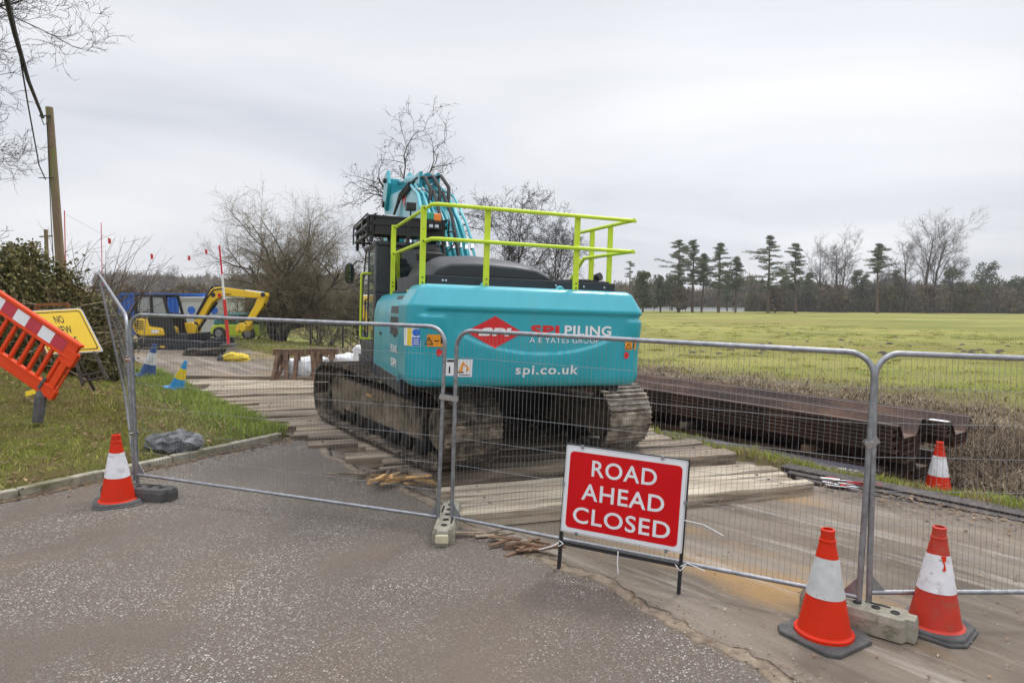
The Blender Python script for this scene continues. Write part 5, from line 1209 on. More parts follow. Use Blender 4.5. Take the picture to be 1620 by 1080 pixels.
bare_tree('slender bare tree seen through the guard rail, right of two', base_at(868, 37), 2, 6.4, .10, PB, 24, spread=.12, catkins=.15)
bare_tree('small bare bush behind the engine hood', base_at(800, 40), 6, 3.6, .05, PT2, 34, 'twig', 'twig', name='bush', cat='bush', spread=.6)
bare_tree('small bare bush behind the right end of the guard rail', base_at(940, 46), 6, 3.0, .05, PT2, 36, 'twig', 'twig_olive', name='bush', cat='bush', spread=.7)
# overhanging tree whose trunk stands outside the left edge
rg = random.Random(8); o = thing('overhanging_tree', 'bare branches reaching in at the upper left across the cables', 'tree', (-12.6, 11.5, 1.2)); T = MB(); W = MB(); tips = []
T.tube([(0, 0, -.3), (.1, 0, 2.5), (.3, .1, 5.5), (.2, .1, 8.5), (.4, 0, 11)], [.28, .24, .2, .15, .06], 9)
PO = [lv(10, .42, 42, 8, .10, .012, 5, .25, .6, .2), lv(7, .5, 42, 5, .16, .05, 4, .2, .5), lv(6, .5, 45, 4, .2, .06, 3, .15, .6), lv(4, .45, 40, 3, .2, .06, 3, .2, .7), lv(0, 0, 0, 2, .2, .05, 3)]
for (za, L_, dx_, dy_, dz_, rr) in ((5.5, 4.9, 1, -.10, .06, .06), (4.9, 4.2, 1, .0, -.03, .055), (4.3, 4.3, 1, -.15, -.02, .05), (6.2, 4.6, 1, -.1, .10, .05), (3.6, 3.6, 1, .1, -.02, .045), (2.9, 3.5, 1, -.1, .05, .04), (5.2, 3.6, 1, -.5, .02, .045), (2.2, 2.9, 1, .1, .05, .04), (6.6, 4.4, 1, -.2, -.02, .05), (4.0, 4.3, 1, -.2, .03, .045)):
    grow([T, W, W], tips, Vector((.2, 0, za)), Vector((dx_, dy_, dz_)).normalized(), L_*.82, rr, 0, rg, PO)
T.build('trunk', M['bark'], o, fix=False); W.build('crown', M['twig'], o, fix=False)

# hedge along the top of the bank
def twig_cloud(P, seed, ln, wd):
    rg = np.random.default_rng(seed); k = len(P); a = rg.normal(size=(k, 3))*np.array([.55, .4, .3]) + np.array([0, 0, 1.0]); a /= np.linalg.norm(a, axis=1)[:, None]; c = np.cross(a, rg.normal(size=(k, 3))); c /= np.linalg.norm(c, axis=1)[:, None]; s = rg.uniform(.5, 1.4, (k, 1)); V = np.stack([P - a*s*ln - c*wd, P - a*s*ln + c*wd, P + a*s*ln + c*wd*.4, P + a*s*ln - c*wd*.4], 1); return V.reshape(-1, 3), np.arange(4*k).reshape(-1, 4)
def leaf_cloud(n, seed, fn, size):
    rg = np.random.default_rng(seed); p = fn(rg, n); k = len(p); a = rg.normal(size=(k, 3)); a /= np.linalg.norm(a, axis=1)[:, None]; c = np.cross(a, rg.normal(size=(k, 3))); c /= np.linalg.norm(c, axis=1)[:, None]
    s = size * rg.uniform(.6, 1.4, (k, 1)); V = np.stack([p - a*s, p + c*s*.55, p + a*s, p - c*s*.55], 1); return V.reshape(-1, 3), np.arange(4*k).reshape(-1, 4)
HP = [at(-60, 560, 12.2), at(60, 560, 12.4), at(118, 560, 13.0), at(172, 560, 14.2)]
HP = [Vector((p.x, p.y, gz1(p.x, p.y))) for p in HP]
def hedge_top(u): return np.interp(u, [0, .25, .45, .62, .8, .93, 1], [2.05, 2.12, 2.0, 1.6, 1.5, 1.4, .85])
def hedge_fn(rg, n):
    u = rg.random(n); seg = np.minimum((u * 3).astype(int), 2); t = u*3 - seg; A = np.array([list(p) for p in HP]); P = A[seg] * (1-t[:, None]) + A[seg+1] * t[:, None]
    h = hedge_top(u); v = rg.random(n)**.8; dep = rg.normal(0, .30, n); x = P[:, 0] + dep*.3 + rg.normal(0, .05, n); y = P[:, 1] + dep
    z = P[:, 2] + v*h*(1 + .16*np.sin(u*23 + 1)*np.cos(dep*4) + .07*np.sin(u*61)); q = np.stack([x, y, z], 1); nz = np.sin(x*7)*np.cos(z*6 + y*5) + .5*np.sin(x*15 + z*13); return q[(nz > -.75) | (rg.random(n) < .3)]
o = thing('hedge', 'dense ivy and bramble hedge on the bank behind the yellow sign', 'hedge', (0, 0, 0))
V, F = leaf_cloud(60000, 1, hedge_fn, .036); fastmesh('foliage', V, F, M['leaf'], o)
def ivy_fn(rg, n): q = hedge_fn(rg, n); u = (q[:, 0] - HP[0].x) / (HP[3].x - HP[0].x); return q[(u < .52) | (rg.random(len(q)) < .15)]
V, F = leaf_cloud(26000, 2, ivy_fn, .042); fastmesh('ivy', V, F, M['ivy'], o)
b = MB(); rg = random.Random(3)
for i in range(340):
    u = rg.random()*3; s_ = min(int(u), 2); p = HP[s_].lerp(HP[s_+1], u - s_) + Vector((rg.gauss(0, .1), rg.gauss(0, .25), rg.uniform(-.1, 1.2))); d = Vector((rg.gauss(0, .5), rg.gauss(-.1, .4), rg.uniform(.3, 1.2))).normalized(); l = rg.uniform(.5, 1.5)
    b.tube([p, p + d*l*.5 + Vector((0, 0, .05)), p + d*l + Vector((rg.gauss(0, .15), -.05, -.12*l))], [.012, .009, .004], 3, False)
b.build('stems', M['dead'], o, fix=False)
b = MB()
for a, c in zip(HP[:-1], HP[1:]): b.bar(a + Vector((0, .25, .55)), c + Vector((0, .25, .55)), .12, 1.2)
b.build('dark_core', M['bark'], o)  # added dark slab inside the hedge, blocks the view through the leaves
# long whippy shoots over the hedge's right end
b = MB(); rg = random.Random(6); hb = HP[2].lerp(HP[3], .3) + Vector((0, .6, .8))
for i in range(60):
    p = hb + Vector((rg.uniform(-1.9, .6), rg.gauss(0, .4), rg.uniform(-.3, .5))); d = Vector((rg.uniform(-.25, 1.0), rg.gauss(0, .3), rg.uniform(.5, 1.1))).normalized(); l = rg.uniform(1.0, 2.5); pts = [p + d*l*t + Vector((.25*t*t*l*.4, 0, -.22*t*t*l*.5)) for t in (0, .25, .5, .75, 1)]
    b.tube(pts, [.012, .010, .008, .005, .003], 3, False)
    for j in range(4):
        t = rg.uniform(.3, .95); q = p + d*l*t + Vector((.1*t*t*l, 0, -.11*t*t*l)); b.tube([q, q + Vector((rg.gauss(.15, .2), rg.gauss(0, .1), rg.uniform(.0, .45)))], [.004, .002], 3, False)
o = b.build('bramble_bush', M['bramble'], fix=False); tag(o, 'bare arching bramble shoots rising over the right end of the hedge', 'bush')

# telegraph pole and cables
pb, pt_ = at(98, 432, 18), at(78, 170, 18); pb.z -= .8
o = thing('telegraph_pole', 'mossy wooden telegraph pole rising behind the hedge', 'utility pole', pb)
b = MB(); b.tube([(0, 0, 0), (pt_ - pb)*.5, pt_ - pb], [.118, .105, .09], 16); b.build('pole', M['pole'], o, smooth=True)
hk = pt_ - pb + Vector((0, 0, -.35)); b = MB(); b.bar(hk + Vector((-.2, -.1, .1)), hk + Vector((.1, -.1, .1)), .03, .03); b.build('bracket', M['black'], o); b = MB(); b.tube([hk + Vector((-.15, -.15, .12)), hk + Vector((-.05, -.16, -.15)), hk + Vector((.08, -.14, -.05)), hk + Vector((.05, -.13, .1))], .012, 6); b.build('cable_loop', M['black'], o); b = MB(); b.bar((pt_-pb)*.64 + Vector((-.35, -.1, 0)), (pt_-pb)*.64 + Vector((.05, -.1, 0)), .02, .02); b.build('bracket', M['black'], o)
b = MB(); b.tube([hk + Vector((.02, -.14, -.1)), (pt_ - pb)*.35 + Vector((-.14, -.05, 0)), Vector((-.16, -.05, 0))], .012, 5); b.build('down_cable', M['rubber'], o)
def cable(label, pts, r, sag=0):
    P = [Vector(p) for p in pts]; Q = []
    for a, c in zip(P[:-1], P[1:]):
        for k in range(12): t = k/12; Q.append(a.lerp(c, t) - Vector((0, 0, sag*4*t*(1-t))))
    Q.append(P[-1]); b = MB(); b.tube(Q, r, 6); tag(b.build('overhead_cable', M['rubber'], smooth=True), label, 'cable')
cable('thick twisted overhead cable running from the pole top out of the top left corner', [at(68, 186, 17.8), at(45, 128, 13.5), at(24, 55, 10.5), at(8, -12, 8.5)], .036)
cable('thin overhead wire hanging from the thick cable down beside the pole', [at(72, 284, 17.8), at(62, 262, 17.0), at(45, 170, 14.2), at(30, 80, 11.6), at(20, 35, 10.2)], .014)
pb2 = at(74, 400, 26); b = MB(); b.tube([(0, 0, -2.2), (0, 0, .9)], .07, 8); b.tube([(-.25, 0, .62), (.25, 0, .66)], .03, 6); o = b.build('wooden_post', M['pole'], loc=pb2); tag(o, 'thin distant post left of the telegraph pole', 'post')

# goal posts of the overhead cable crossing: poles and flag line
def gpole(label, px0, py0, px1, py1, Y, bands):
    a, c = at(px0, py0, Y), at(px1, py1, Y); o = thing('marker_pole', label, 'marker pole', a)
    for k, (f0, f1, m_, r_) in enumerate(bands):
        b = MB(); b.tube([(c - a)*f0, (c - a)*f1], r_, 10); b.build('band', M[m_], o, smooth=True)
    b = MB(); b.bx(-.25, .25, -.25, .25, -.04, .04); b.build('foot', M['conebase'], o)
    return a, c
pa, pcx = gpole('red and white marker pole leaning beside the yellow sandbag', 361.5, 546, 347, 388, 25.5, [(0, .46, 'polered', .060), (.46, .71, 'polewhite', .045), (.71, 1, 'polered', .032)])
gpole('thin red marker pole beside the telegraph pole', 104, 440, 102, 333, 19.5, [(0, 1, 'polered', .014)])
gpole('thin red marker pole above the bramble shoots', 162, 455, 160, 352, 22, [(0, 1, 'polered', .012)])
L0, L1 = at(103, 338, 19.5), at(347, 390, 25.5)
FL = [(173, 381), (240, 405.5), (299, 408), (326, 398)]
fp_ = [L0] + [at(px, py - 4, 19.5 + 6*(px - 103)/244) for px, py in FL] + [L1]
o = thing('flag_line', 'thin line of small red flags strung between the marker poles', 'bunting', L0)
b = MB(); b.tube([p - L0 for p in fp_], .006, 4); b.build('cord', M['tape'], o)
for k, (px, py) in enumerate(FL):
    p = at(px, py, 19.5 + 6*(px - 103)/244) - L0; b = MB(); b.prism([(-.035, .09), (.035, .07), (.045, -.06), (.01, -.10), (-.03, -.08)], -.004, .004, lambda u, v, w_: p + Vector((u, w_ + u*.4, v))); b.build('flag', M['polered'], o)

# ---------------------------------------------------------------- yellow digger, containers, vehicle far up the road
YD = 29.0; SD = YD / FOC
do = at(290, 549, YD); do.z = gz1(do.x, do.y)
dg_ = thing('mini_excavator', 'yellow tracked digger with arm raised standing side on at the far end of the road', 'excavator', do, R(-4))
dx = lambda px: (px - 290)*SD; dz = lambda py: (549 - py)*SD
def DP(b, pts, y0, y1): b.prism([(dx(a), dz(c)) for a, c in pts], y0, y1, lambda u, v, w_: (u, w_, v))
def dpart(name, mat, pts, y0, y1, parent=None, bevel=.03):
    b = MB(); DP(b, pts, y0, y1); return b.build(name, M[mat], parent or dg_, bevel=bevel)
for y in (-1.1, .65):
    tr = dpart('track', 'rubber', [(222, 541), (226, 532), (234, 530), (335, 532), (343, 536), (345, 543), (340, 549), (228, 549)], y, y + .45, bevel=.05)
    b = MB(); b.bx(dx(236), dx(334), y - .01, y + .05, dz(546), dz(536)); b.build('track_frame', M['charcoal'], tr, bevel=.02)
    for k in range(6): b = MB(); b.lathe([(.1, -.03), (.12, 0), (.1, .03)], 14, (dx(233 + k*20), y - .02, dz(542)), Matrix.Rotation(math.pi/2, 3, 'X')); b.build('roller', M['black'], tr)
b = MB(); b.bx(dx(277), dx(284), -1.125, -1.1, dz(543), dz(540)); b.build('yellow_mark', M['yellow'], dg_)
dpart('blade', 'charcoal', [(345, 533), (352, 530), (355, 540), (350, 544)], -1.1, 1.1)
dpart('deck', 'charcoal', [(232, 522), (318, 522), (318, 532), (240, 532)], -.95, .95)
bd = dpart('body', 'yellow', [(229.5, 500), (236, 498), (256, 499), (260, 511), (283, 514), (283, 525), (246, 526), (236, 522), (231, 512)], -1.05, 1.0, bevel=.08)
b = MB(); 
for k in range(6): b.bx(dx(235), dx(250), -1.06, -1.045, dz(503 + k*2.6), dz(501.8 + k*2.6))
b.build('louvre', M['charcoal'], bd)
b = MB(); b.bx(dx(262), dx(274), -1.057, -1.052, dz(521), dz(516)); b.build('side_sticker', M['bag'], bd)
b = MB()
for y in (-1.0, .05):
    for p in ([(236, 500), (239, 463)], [(239, 463.5), (282, 464.5)], [(282, 464), (291, 500)], [(262, 464), (263, 500)], [(291, 500), (300, 524)]):
        b.bar((dx(p[0][0]), y, dz(p[0][1])), (dx(p[1][0]), y, dz(p[1][1])), .10, .10, (0, 1, 0))
    b.prism([(dx(a), dz(c)) for a, c in [(236, 488), (292, 492), (301, 524), (284, 524), (280, 513), (259, 510), (256, 499), (237, 498)]], y - .03, y + .03, lambda u, v, w_: (u, w_, v))
b.bx(dx(236), dx(284), -1.05, .1, dz(464), dz(461.5)); cabm = b.build('cab', M['black'], dg_, bevel=.02)
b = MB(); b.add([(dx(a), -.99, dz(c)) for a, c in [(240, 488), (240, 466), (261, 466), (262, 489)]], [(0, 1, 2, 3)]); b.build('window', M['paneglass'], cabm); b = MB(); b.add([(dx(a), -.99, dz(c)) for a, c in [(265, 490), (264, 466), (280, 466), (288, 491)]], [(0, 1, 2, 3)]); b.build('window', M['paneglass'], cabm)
b = MB(); b.bx(dx(242), dx(258), -.7, -.3, dz(495), dz(489)); b.bx(dx(241), dx(245), -.7, -.3, dz(490), dz(470)); b.build('driver_seat', M['black'], cabm, bevel=.04)
bm_ = dpart('boom', 'yellow', [(311, 510), (314, 501), (335, 464), (341, 454), (347, 450), (358, 449.5), (410, 456.5), (425, 459), (424, 465), (412, 466.5), (365, 463.5), (355, 465), (342, 474), (322, 508), (316, 514)], -.2, .2)
b = MB(); b.bx(dx(359), dx(374), -.206, -.203, dz(461.6), dz(460)); b.build('side_strip', M['blackv'], bm_)
b = MB(); b.tube([(dx(315), -.22, dz(500)), (dx(336), -.22, dz(466)), (dx(346), -.22, dz(454)), (dx(360), -.22, dz(452))], .03, 6); b.tube([(dx(343), -.1, dz(448.5)), (dx(330), -.1, dz(468)), (dx(312), -.1, dz(500))], .05, 6); b.build('hydraulic_hose', M['black'], bm_)
for q_ in ((345, 462), (425, 461), (316, 508), (395, 509)): b = MB(); b.lathe([(.02, 0), (.10, .002), (.10, .02)], 12, (dx(q_[0]), -.20, dz(q_[1])), Matrix.Rotation(math.pi/2, 3, 'X')); b.build('pivot_pin', M['charcoal'], bm_)
b = MB(); b.lathe([(.02, 0), (.09, .002)], 14, (dx(355), -.202, dz(462.5)), Matrix.Rotation(math.pi/2, 3, 'X')); b.build('red_mark', M['redv'], bm_)
dpart('arm', 'yellow', [(428, 457.5), (430, 462), (423, 480), (402, 510), (396, 513), (391, 509), (410, 478), (416, 464)], -.17, .17)
dpart('bucket', 'yellow', [(386, 506), (391, 505), (400, 509), (397, 516), (392, 520), (389, 516), (384, 521), (381, 515)], -.35, .35)
b = MB(); b.tube([(dx(345), 0, dz(448)), (dx(393), 0, dz(455))], .085, 12); cy_ = b.build('arm_cylinder', M['black'], bm_); b = MB(); b.tube([(dx(393), 0, dz(455)), (dx(424), 0, dz(458.5))], .05, 10); b.build('piston_rod', M['chrome'], cy_)
b = MB(); b.tube([(dx(311), 0, dz(521)), (dx(330), 0, dz(494))], .10, 12); b.tube([(dx(330), 0, dz(494)), (dx(347), 0, dz(474))], .06, 10); b.build('boom_cylinder', M['black'], bm_); b = MB(); b.tube([(dx(424), -.0, dz(474)), (dx(405), 0, dz(506))], .08, 10); b.build('bucket_cylinder', M['black'], dg_)
dpart('swing_post', 'yellow', [(298, 506), (310, 505), (318, 510), (314, 527), (304, 527), (300, 518)], -.25, .25)

def ctr(label, name, cat, pxl_, pxr, pyt, Y, h, dep, mat, corr=True):
    a = at(pxl_, 500, Y); c = at(pxr, 500, Y); zb = gz1(a.x, Y); o = thing(name, label, cat, (a.x, Y, zb)); Lh = c.x - a.x
    b = MB(); n = int(Lh/.24) if corr else 1
    if corr:
        for sgn, y in ((1, 0), (-1, dep)):
            pr = []
            for k in range(n): x = Lh*k/n; w_ = Lh/n; pr += [(x, 0), (x + w_*.35, 0), (x + w_*.5, .06*sgn), (x + w_*.85, .06*sgn)]
            pr.append((Lh, 0)); vs = [(x, y + q, .12) for x, q in pr] + [(x, y + q, h - .1) for x, q in pr]; m_ = len(pr); b.add(vs, [(i, i+1, m_+i+1, m_+i) for i in range(m_-1)])
        b.bx(0, .04, .02, dep - .02, .1, h - .05); b.bx(Lh - .04, Lh, .02, dep - .02, .1, h - .05); b.bx(0, Lh, .04, dep - .04, h - .12, h - .06)
    else: b.bx(0, Lh, 0, dep, .12, h)
    b.build('wall', M[mat], o); b = MB()
    for x in (0, Lh):
        for y in (0, dep): b.bx(x - .06, x + .06, y - .06, y + .06, 0, h)
    for y in (0, dep): b.bx(0, Lh, y - .05, y + .05, h - .12, h + .01); b.bx(0, Lh, y - .05, y + .05, .0, .14)
    b.build('frame', M[mat], o); return o, Lh
ctr('blue corrugated shipping container behind the yellow digger', 'shipping_container', 'container', 190, 322, 464, 38, 2.45, 2.4, 'blue')
o, Lh = ctr('pale grey site cabin with two round blue emblems behind the digger boom', 'site_cabin', 'cabin', 286, 357, 472, 36, 2.2, 2.4, 'cabin', False)
for px in (303, 339): x = (px - 286)/71*Lh; b = MB(); b.lathe([(.02, 0), (.21, .001), (.21, .006)], 20, (x, -.004, 1.55), Matrix.Rotation(math.pi/2, 3, 'X')); b.build('round_emblem', M['bluev'], o)
b = MB(); b.bx(-.05, Lh + .1, -.1, 2.5, 2.2, 2.27); b.build('cabin_roof', M['signgrey'], o)
a = at(186, 513, 31); b = MB(); b.bx(-.28, .28, -.03, .03, -.5, .35); b.mi = 1; put_text(b, 'TE', lambda x, z: (x, -.034, z), -.2, .15, .1, .25, .02); b.mi = 0; b.bx(-.2, -.15, -.02, .02, -1.3, -.5); b.bx(.15, .2, -.02, .02, -1.3, -.5); o = b.build('site_notice', [M['rust_orange'], M['white']], loc=a); tag(o, 'red notice board seen through the edge-on fence panel beside the container', 'sign')
# teal and lime vehicle
YV = 33; vo = at(372, 546, YV); vo.z = gz1(vo.x, vo.y); SV = YV/FOC; v_ = thing('parked_van', 'parked vehicle with teal top and lime yellow side half hidden by the digger arm', 'van', vo)
vx = lambda px: (px - 372)*SV; vz = lambda py: (547 - py)*SV
def vpart(name, mat, pts, y0, y1, bevel=.05, parent=None):
    b = MB(); b.prism([(vx(a), vz(c)) for a, c in pts], y0, y1, lambda u, v, w_: (u, w_, v)); return b.build(name, M[mat], parent or v_, bevel=bevel)
bo = vpart('body', 'lime_car', [(333, 541), (333, 530), (337, 524), (350, 523), (410, 522), (412, 541)], 0, 1.8); vpart('upper_body', 'teal_car', [(336, 524), (337, 516), (350, 508), (358, 505), (404, 504), (409, 522)], .06, 1.74, .1)
vpart('window', 'glass', [(352, 519), (358, 508), (374, 507.5), (374, 519)], .035, .06, 0); vpart('window', 'glass', [(378, 519), (378, 507.5), (400, 507), (404, 519)], .035, .06, 0)
for px in (348, 394):
    b = MB(); b.lathe([(.2, -.1), (.32, -.08), (.32, .08), (.2, .1)], 22, (vx(px), -.02, .32), Matrix.Rotation(math.pi/2, 3, 'X')); w_ = b.build('wheel', M['rubber'], v_, smooth=True); b = MB(); b.lathe([(.02, 0), (.19, .0), (.17, .02)], 18, (vx(px), -.11, .32), Matrix.Rotation(math.pi/2, 3, 'X')); b.build('rim', M['galv'], w_)
vpart('bumper', 'black', [(331, 542), (331, 537), (340, 537), (340, 542)], -.01, 1.81)

# trestles, bags, sandbag, posts by the road
def trestle(label, px0, px1, pyb, pyt, Y, seed):
    a, c = gp(px0, pyb, .0), gp(px1, pyb, .0); Wd = (c - a).length; H = (at((px0+px1)/2, pyt, a.y).z); o = thing('trestle', label, 'trestle', a, math.atan2(c.y - a.y, c.x - a.x), 'timber trestles beside the track'); rg = random.Random(seed)
    b = MB(); b.bx(-.05, Wd + .1, -.09, .09, H - .16, H); b.build('top_beam', M['oldwood'], o, bevel=.01)
    for x in (.1, Wd*.45, Wd - .08):
        for s_ in (-1, 1): b = MB(); b.bar((x + rg.uniform(-.12, .12), s_*.34, 0), (x, s_*.05, H - .1), .09, .15); b.build('leg', M['oldwood'], o, bevel=.008)
    b = MB(); b.bar((.1, -.25, .12), (Wd*.5, -.2, H*.7), .04, .10); b.bar((-.05, -.36, .06), (Wd + .05, -.36, .06), .12, .12); b.bar((-.05, .36, .06), (Wd + .05, .36, .06), .12, .12); b.build('brace', M['oldwood'], o, bevel=.008)
trestle('brown timber trestle at the right edge of the road, left of two', 437, 476, 604, 552, 17, 1)
trestle('brown timber trestle nearest the excavator track, right of two', 489, 530, 604, 551, 17, 2)
def sack(label, px, py, wd, hg, dp, seed, mat='bag', name='bulk_bag', cat='bulk bag', Y=None, writing=False):
    p = gp(px, py, .0) if Y is None else at(px, py, Y); bmx = bmesh.new(); bmesh.ops.create_cube(bmx, size=1); bmesh.ops.subdivide_edges(bmx, edges=bmx.edges, cuts=9, use_grid_fill=True); sd_ = Vector((seed, seed*2, 0))
    for v in bmx.verts:
        q = v.co.copy(); r2 = q.length; q = q.lerp(q.normalized()*.62, .45); v.co = q + mn.noise_vector(q*2.5 + sd_)*.16 + mn.noise_vector(q*6 + sd_)*.06 + mn.noise_vector(q*13 + sd_)*.02
        v.co.x *= wd; v.co.y *= dp; v.co.z = max(v.co.z + .5, .0)*hg
    me = bpy.data.meshes.new(name); bmx.to_mesh(me); bmx.free(); me.materials.append(M[mat]); me.polygons.foreach_set('use_smooth', [True]*len(me.polygons)); o = bpy.data.objects.new(name, me); col.objects.link(o); o.location = (p.x, p.y, p.z - .02 if Y is None else gz1(p.x, p.y)); tag(o, label, cat)
    if writing:
        pass
    return o
sack('white bulk bag lying between the two brown trestles', 484, 602, 1.05, .62, .7, 1)
sack('white bulk bag with brown stains right of the trestles', 548, 602, 1.0, .68, .7, 2)
sack('tall white bulk bag beneath the front of the cab', 596, 604, 1.15, .95, .8, 3)
sack('small white bag lying behind the trestles', 487, 588, .6, .42, .5, 4, Y=19.5)
sack('yellow sandbag at the foot of the red and white marker pole', 374, 556, .75, .34, .5, 5, 'sandbag', 'sandbag', 'sandbag', Y=23.5)
sack('dark grey sack lying beside the yellow sandbag', 361, 557, .6, .28, .4, 6, 'greysack', 'sandbag', 'sandbag', Y=23.6)
for k, (px, py, Y, hh, ww) in enumerate(((565, 600, 18.3, 1.25, .05), (560, 603, 18, .85, .045))):
    p = at(px, py, Y); b = MB(); b.box((0, 0, hh/2), (ww, ww, hh)); o = b.build('timber_stake', M['mat_mid'] if k == 0 else M['mat_pale'], loc=(p.x, p.y, gz1(p.x, p.y)), bevel=.005); o.rotation_euler = (0, R(3), .3); tag(o, ['tall timber stake in front of the tall white bag', 'short pale stake beside the tall timber stake'][k], 'stake')
p = at(325, 553, 25.5); b = MB(); rg = random.Random(2)
bmx = None
o = sack('low dark heap of earth on the grass before the yellow digger', 325, 553, 1.3, .34, .7, 9, 'bark', 'earth_heap', 'earth heap', Y=25.5)
# black bits on the verge at the right
p = gp(1552, 785, -.55); o = sack('crumpled black plastic sack on the low verge right of the rear cone', 1552, 786, .42, .2, .3, 12, 'greysack', 'plastic_sack', 'sack', Y=9.6)

# post and wire fence along the field behind the thorn tree
def wire_fence(label, pts, hgt, step, mat, rails=0, wires=3, r=.05):
    P = [Vector((x, y, gz1(x, y))) for x, y in pts]; o = thing('field_fence', label, 'fence', P[0]); f, tot = along([(p.x, p.y) for p in P], step); n = int(tot/step); Q = []
    for k in range(n + 1):
        q = f(min(k*step, tot)); q.z = gz1(q.x, q.y); Q.append(q - P[0])
        b = MB(); b.tube([Q[-1] + Vector((0, 0, -.2)), Q[-1] + Vector((.02, 0, hgt))], r, 6); b.build('post', M[mat], o)
    for w_ in range(wires): b = MB(); b.tube([q + Vector((0, 0, hgt*(.35 + .6*w_/max(wires-1, 1)))) for q in Q], .006 if not rails else .03, 4); b.build('rail' if rails else 'wire', M[mat] if rails else M['wire'], o)
c_ = [at(px, 540, Y) for px, Y in ((395, 33), (480, 31), (540, 29.5), (600, 28), (640, 27))]
wire_fence('post and wire fence along the field behind the thorn tree', [(p.x, p.y) for p in c_], 1.1, 2.2, 'bark')
c_ = [at(px, 490, Y) for px, Y in ((1010, 146), (1240, 144), (1640, 141))]
wire_fence('low wooden fence running along the far edge of the field', [(p.x, p.y) for p in c_], 1.15, 3.4, 'bark', 1, 2, .09)

# ---------------------------------------------------------------- dead vegetation between the piles and the field
def stems(name, n, seed, sfn, hmin, hmax, wd, mat, flop=.9):
    rg = np.random.default_rng(seed); s, t = sfn(rg, n); x = RN.x*s + UD.x*t; y = RN.y*s + UD.y*t; ok = (y > 4.5) & (np.abs(x)/y < .9) & (rg.random(n) < np.clip(13/np.maximum(y, 1), .25, 1)); x, y, s = x[ok], y[ok], s[ok]; z = gz(x, y); k = len(x)
    clump = np.clip(wob(x*.8, y*.8)*.9 + .75, .25, 1.6); h = rg.uniform(hmin, hmax, k)*clump; a = rg.uniform(0, 2*np.pi, k); l = h*rg.uniform(.2, flop, k); wv = wd*rg.uniform(.5, 1.4, k)*np.clip(y/10, .8, 2.2); b_ = rg.uniform(0, 2*np.pi, k)
    wx, wy = np.cos(b_)*wv, np.sin(b_)*wv; ex, ey = np.cos(a)*l, np.sin(a)*l; V = np.empty((k, 6, 3))
    V[:, 0] = np.stack([x-wx, y-wy, z-.02], 1); V[:, 1] = np.stack([x+wx, y+wy, z-.02], 1); V[:, 2] = np.stack([x+ex*.4+wx*.8, y+ey*.4+wy*.8, z+h*.7], 1); V[:, 3] = np.stack([x+ex*.4-wx*.8, y+ey*.4-wy*.8, z+h*.7], 1)
    dr = rg.uniform(.55, 1.05, k); V[:, 4] = np.stack([x+ex+wx*.3, y+ey+wy*.3, z+h*dr], 1); V[:, 5] = np.stack([x+ex-wx*.3, y+ey-wy*.3, z+h*dr], 1)
    o_ = np.arange(k)*6; F = np.concatenate([np.stack([o_, o_+1, o_+2, o_+3], 1), np.stack([o_+3, o_+2, o_+4, o_+5], 1)]); return tag(fastmesh(name, V.reshape(-1, 3), F, mat), kind='stuff')
band = lambda a, c, t0, t1: (lambda rg, n: (rg.uniform(a, c, n), rg.uniform(t0, t1, n)))
stems('dead_vegetation', 150000, 1, band(12.2, 20.5, -16, 20), .08, .32, .006, M['dead'], 1.3)
stems('dead_vegetation', 60000, 2, band(11.7, 16.5, -13, 18), .12, .50, .006, M['bramble'], 1.2)
stems('dead_vegetation', 26000, 3, lambda rg, n: (19.5 + rg.exponential(1.8, n), rg.uniform(-20, 24, n)), .05, .22, .006, M['dead'], 1.3)
stems('rough_grass', 16000, 4, band(10.8, 12.6, -9, 3.4), .10, .55, .007, M['bramble'], 1.0)
stems('rough_grass', 14000, 5, band(10.4, 12.8, -9, 3.3), .10, .45, .007, M['dead'], 1.1)
stems('rough_grass', 12000, 6, band(9.0, 11.5, -9, 3.2), .06, .2, .007, M['grass_fresh'], 1.0)
stems('dead_vegetation', 16000, 7, band(8.6, 13.0, 13, 24), .10, .5, .008, M['dead'], 1.1)
stems('dead_vegetation', 14000, 8, band(7.6, 10.5, 13, 19), .10, .45, .008, M['grass_fresh'], 1.1)
def cloud_box(label, n, seed, fn, size, mat, name='bramble_patch'): V, F = leaf_cloud(n, seed, fn, size); return tag(fastmesh(name, V, F, mat), kind='stuff')
def br(rg, n): 
    s = rg.normal(13.0, .6, n); t = rg.uniform(-11, 15, n); x = RN.x*s + UD.x*t; y = RN.y*s + UD.y*t; y = np.maximum(y, 3); h = np.clip(.28 + .30*wob(x*.6, y*.6), .05, 1); return np.stack([x, y, gz(x, y) + rg.random(n)*h], 1)
cloud_box('', 26000, 5, br, .030, M['bramble'])
# mole hills in the field
rg = random.Random(12); b = MB()
for i in range(46):
    px = rg.uniform(1090, 1600); py = 560 - abs(rg.gauss(0, 16)) - (px - 1100)*.01 + (px-1090)*.02
    p = gp(px, py, -.6); r_ = rg.uniform(.12, .30); z = gz1(p.x, p.y); n = 9; b.add([(p.x + r_*rg.uniform(.7, 1.3)*math.cos(2*math.pi*j/n), p.y + r_*rg.uniform(.7, 1.3)*math.sin(2*math.pi*j/n), z - .02) for j in range(n)] + [(p.x + .4*r_*math.cos(2*math.pi*j/n), p.y + .4*r_*math.sin(2*math.pi*j/n), z + r_*.38) for j in range(n)], [(j, (j+1) % n, n+(j+1) % n, n+j) for j in range(n)] + [tuple(range(n, 2*n))])
tag(b.build('mole_hills', M['bark'], smooth='all'), kind='stuff')
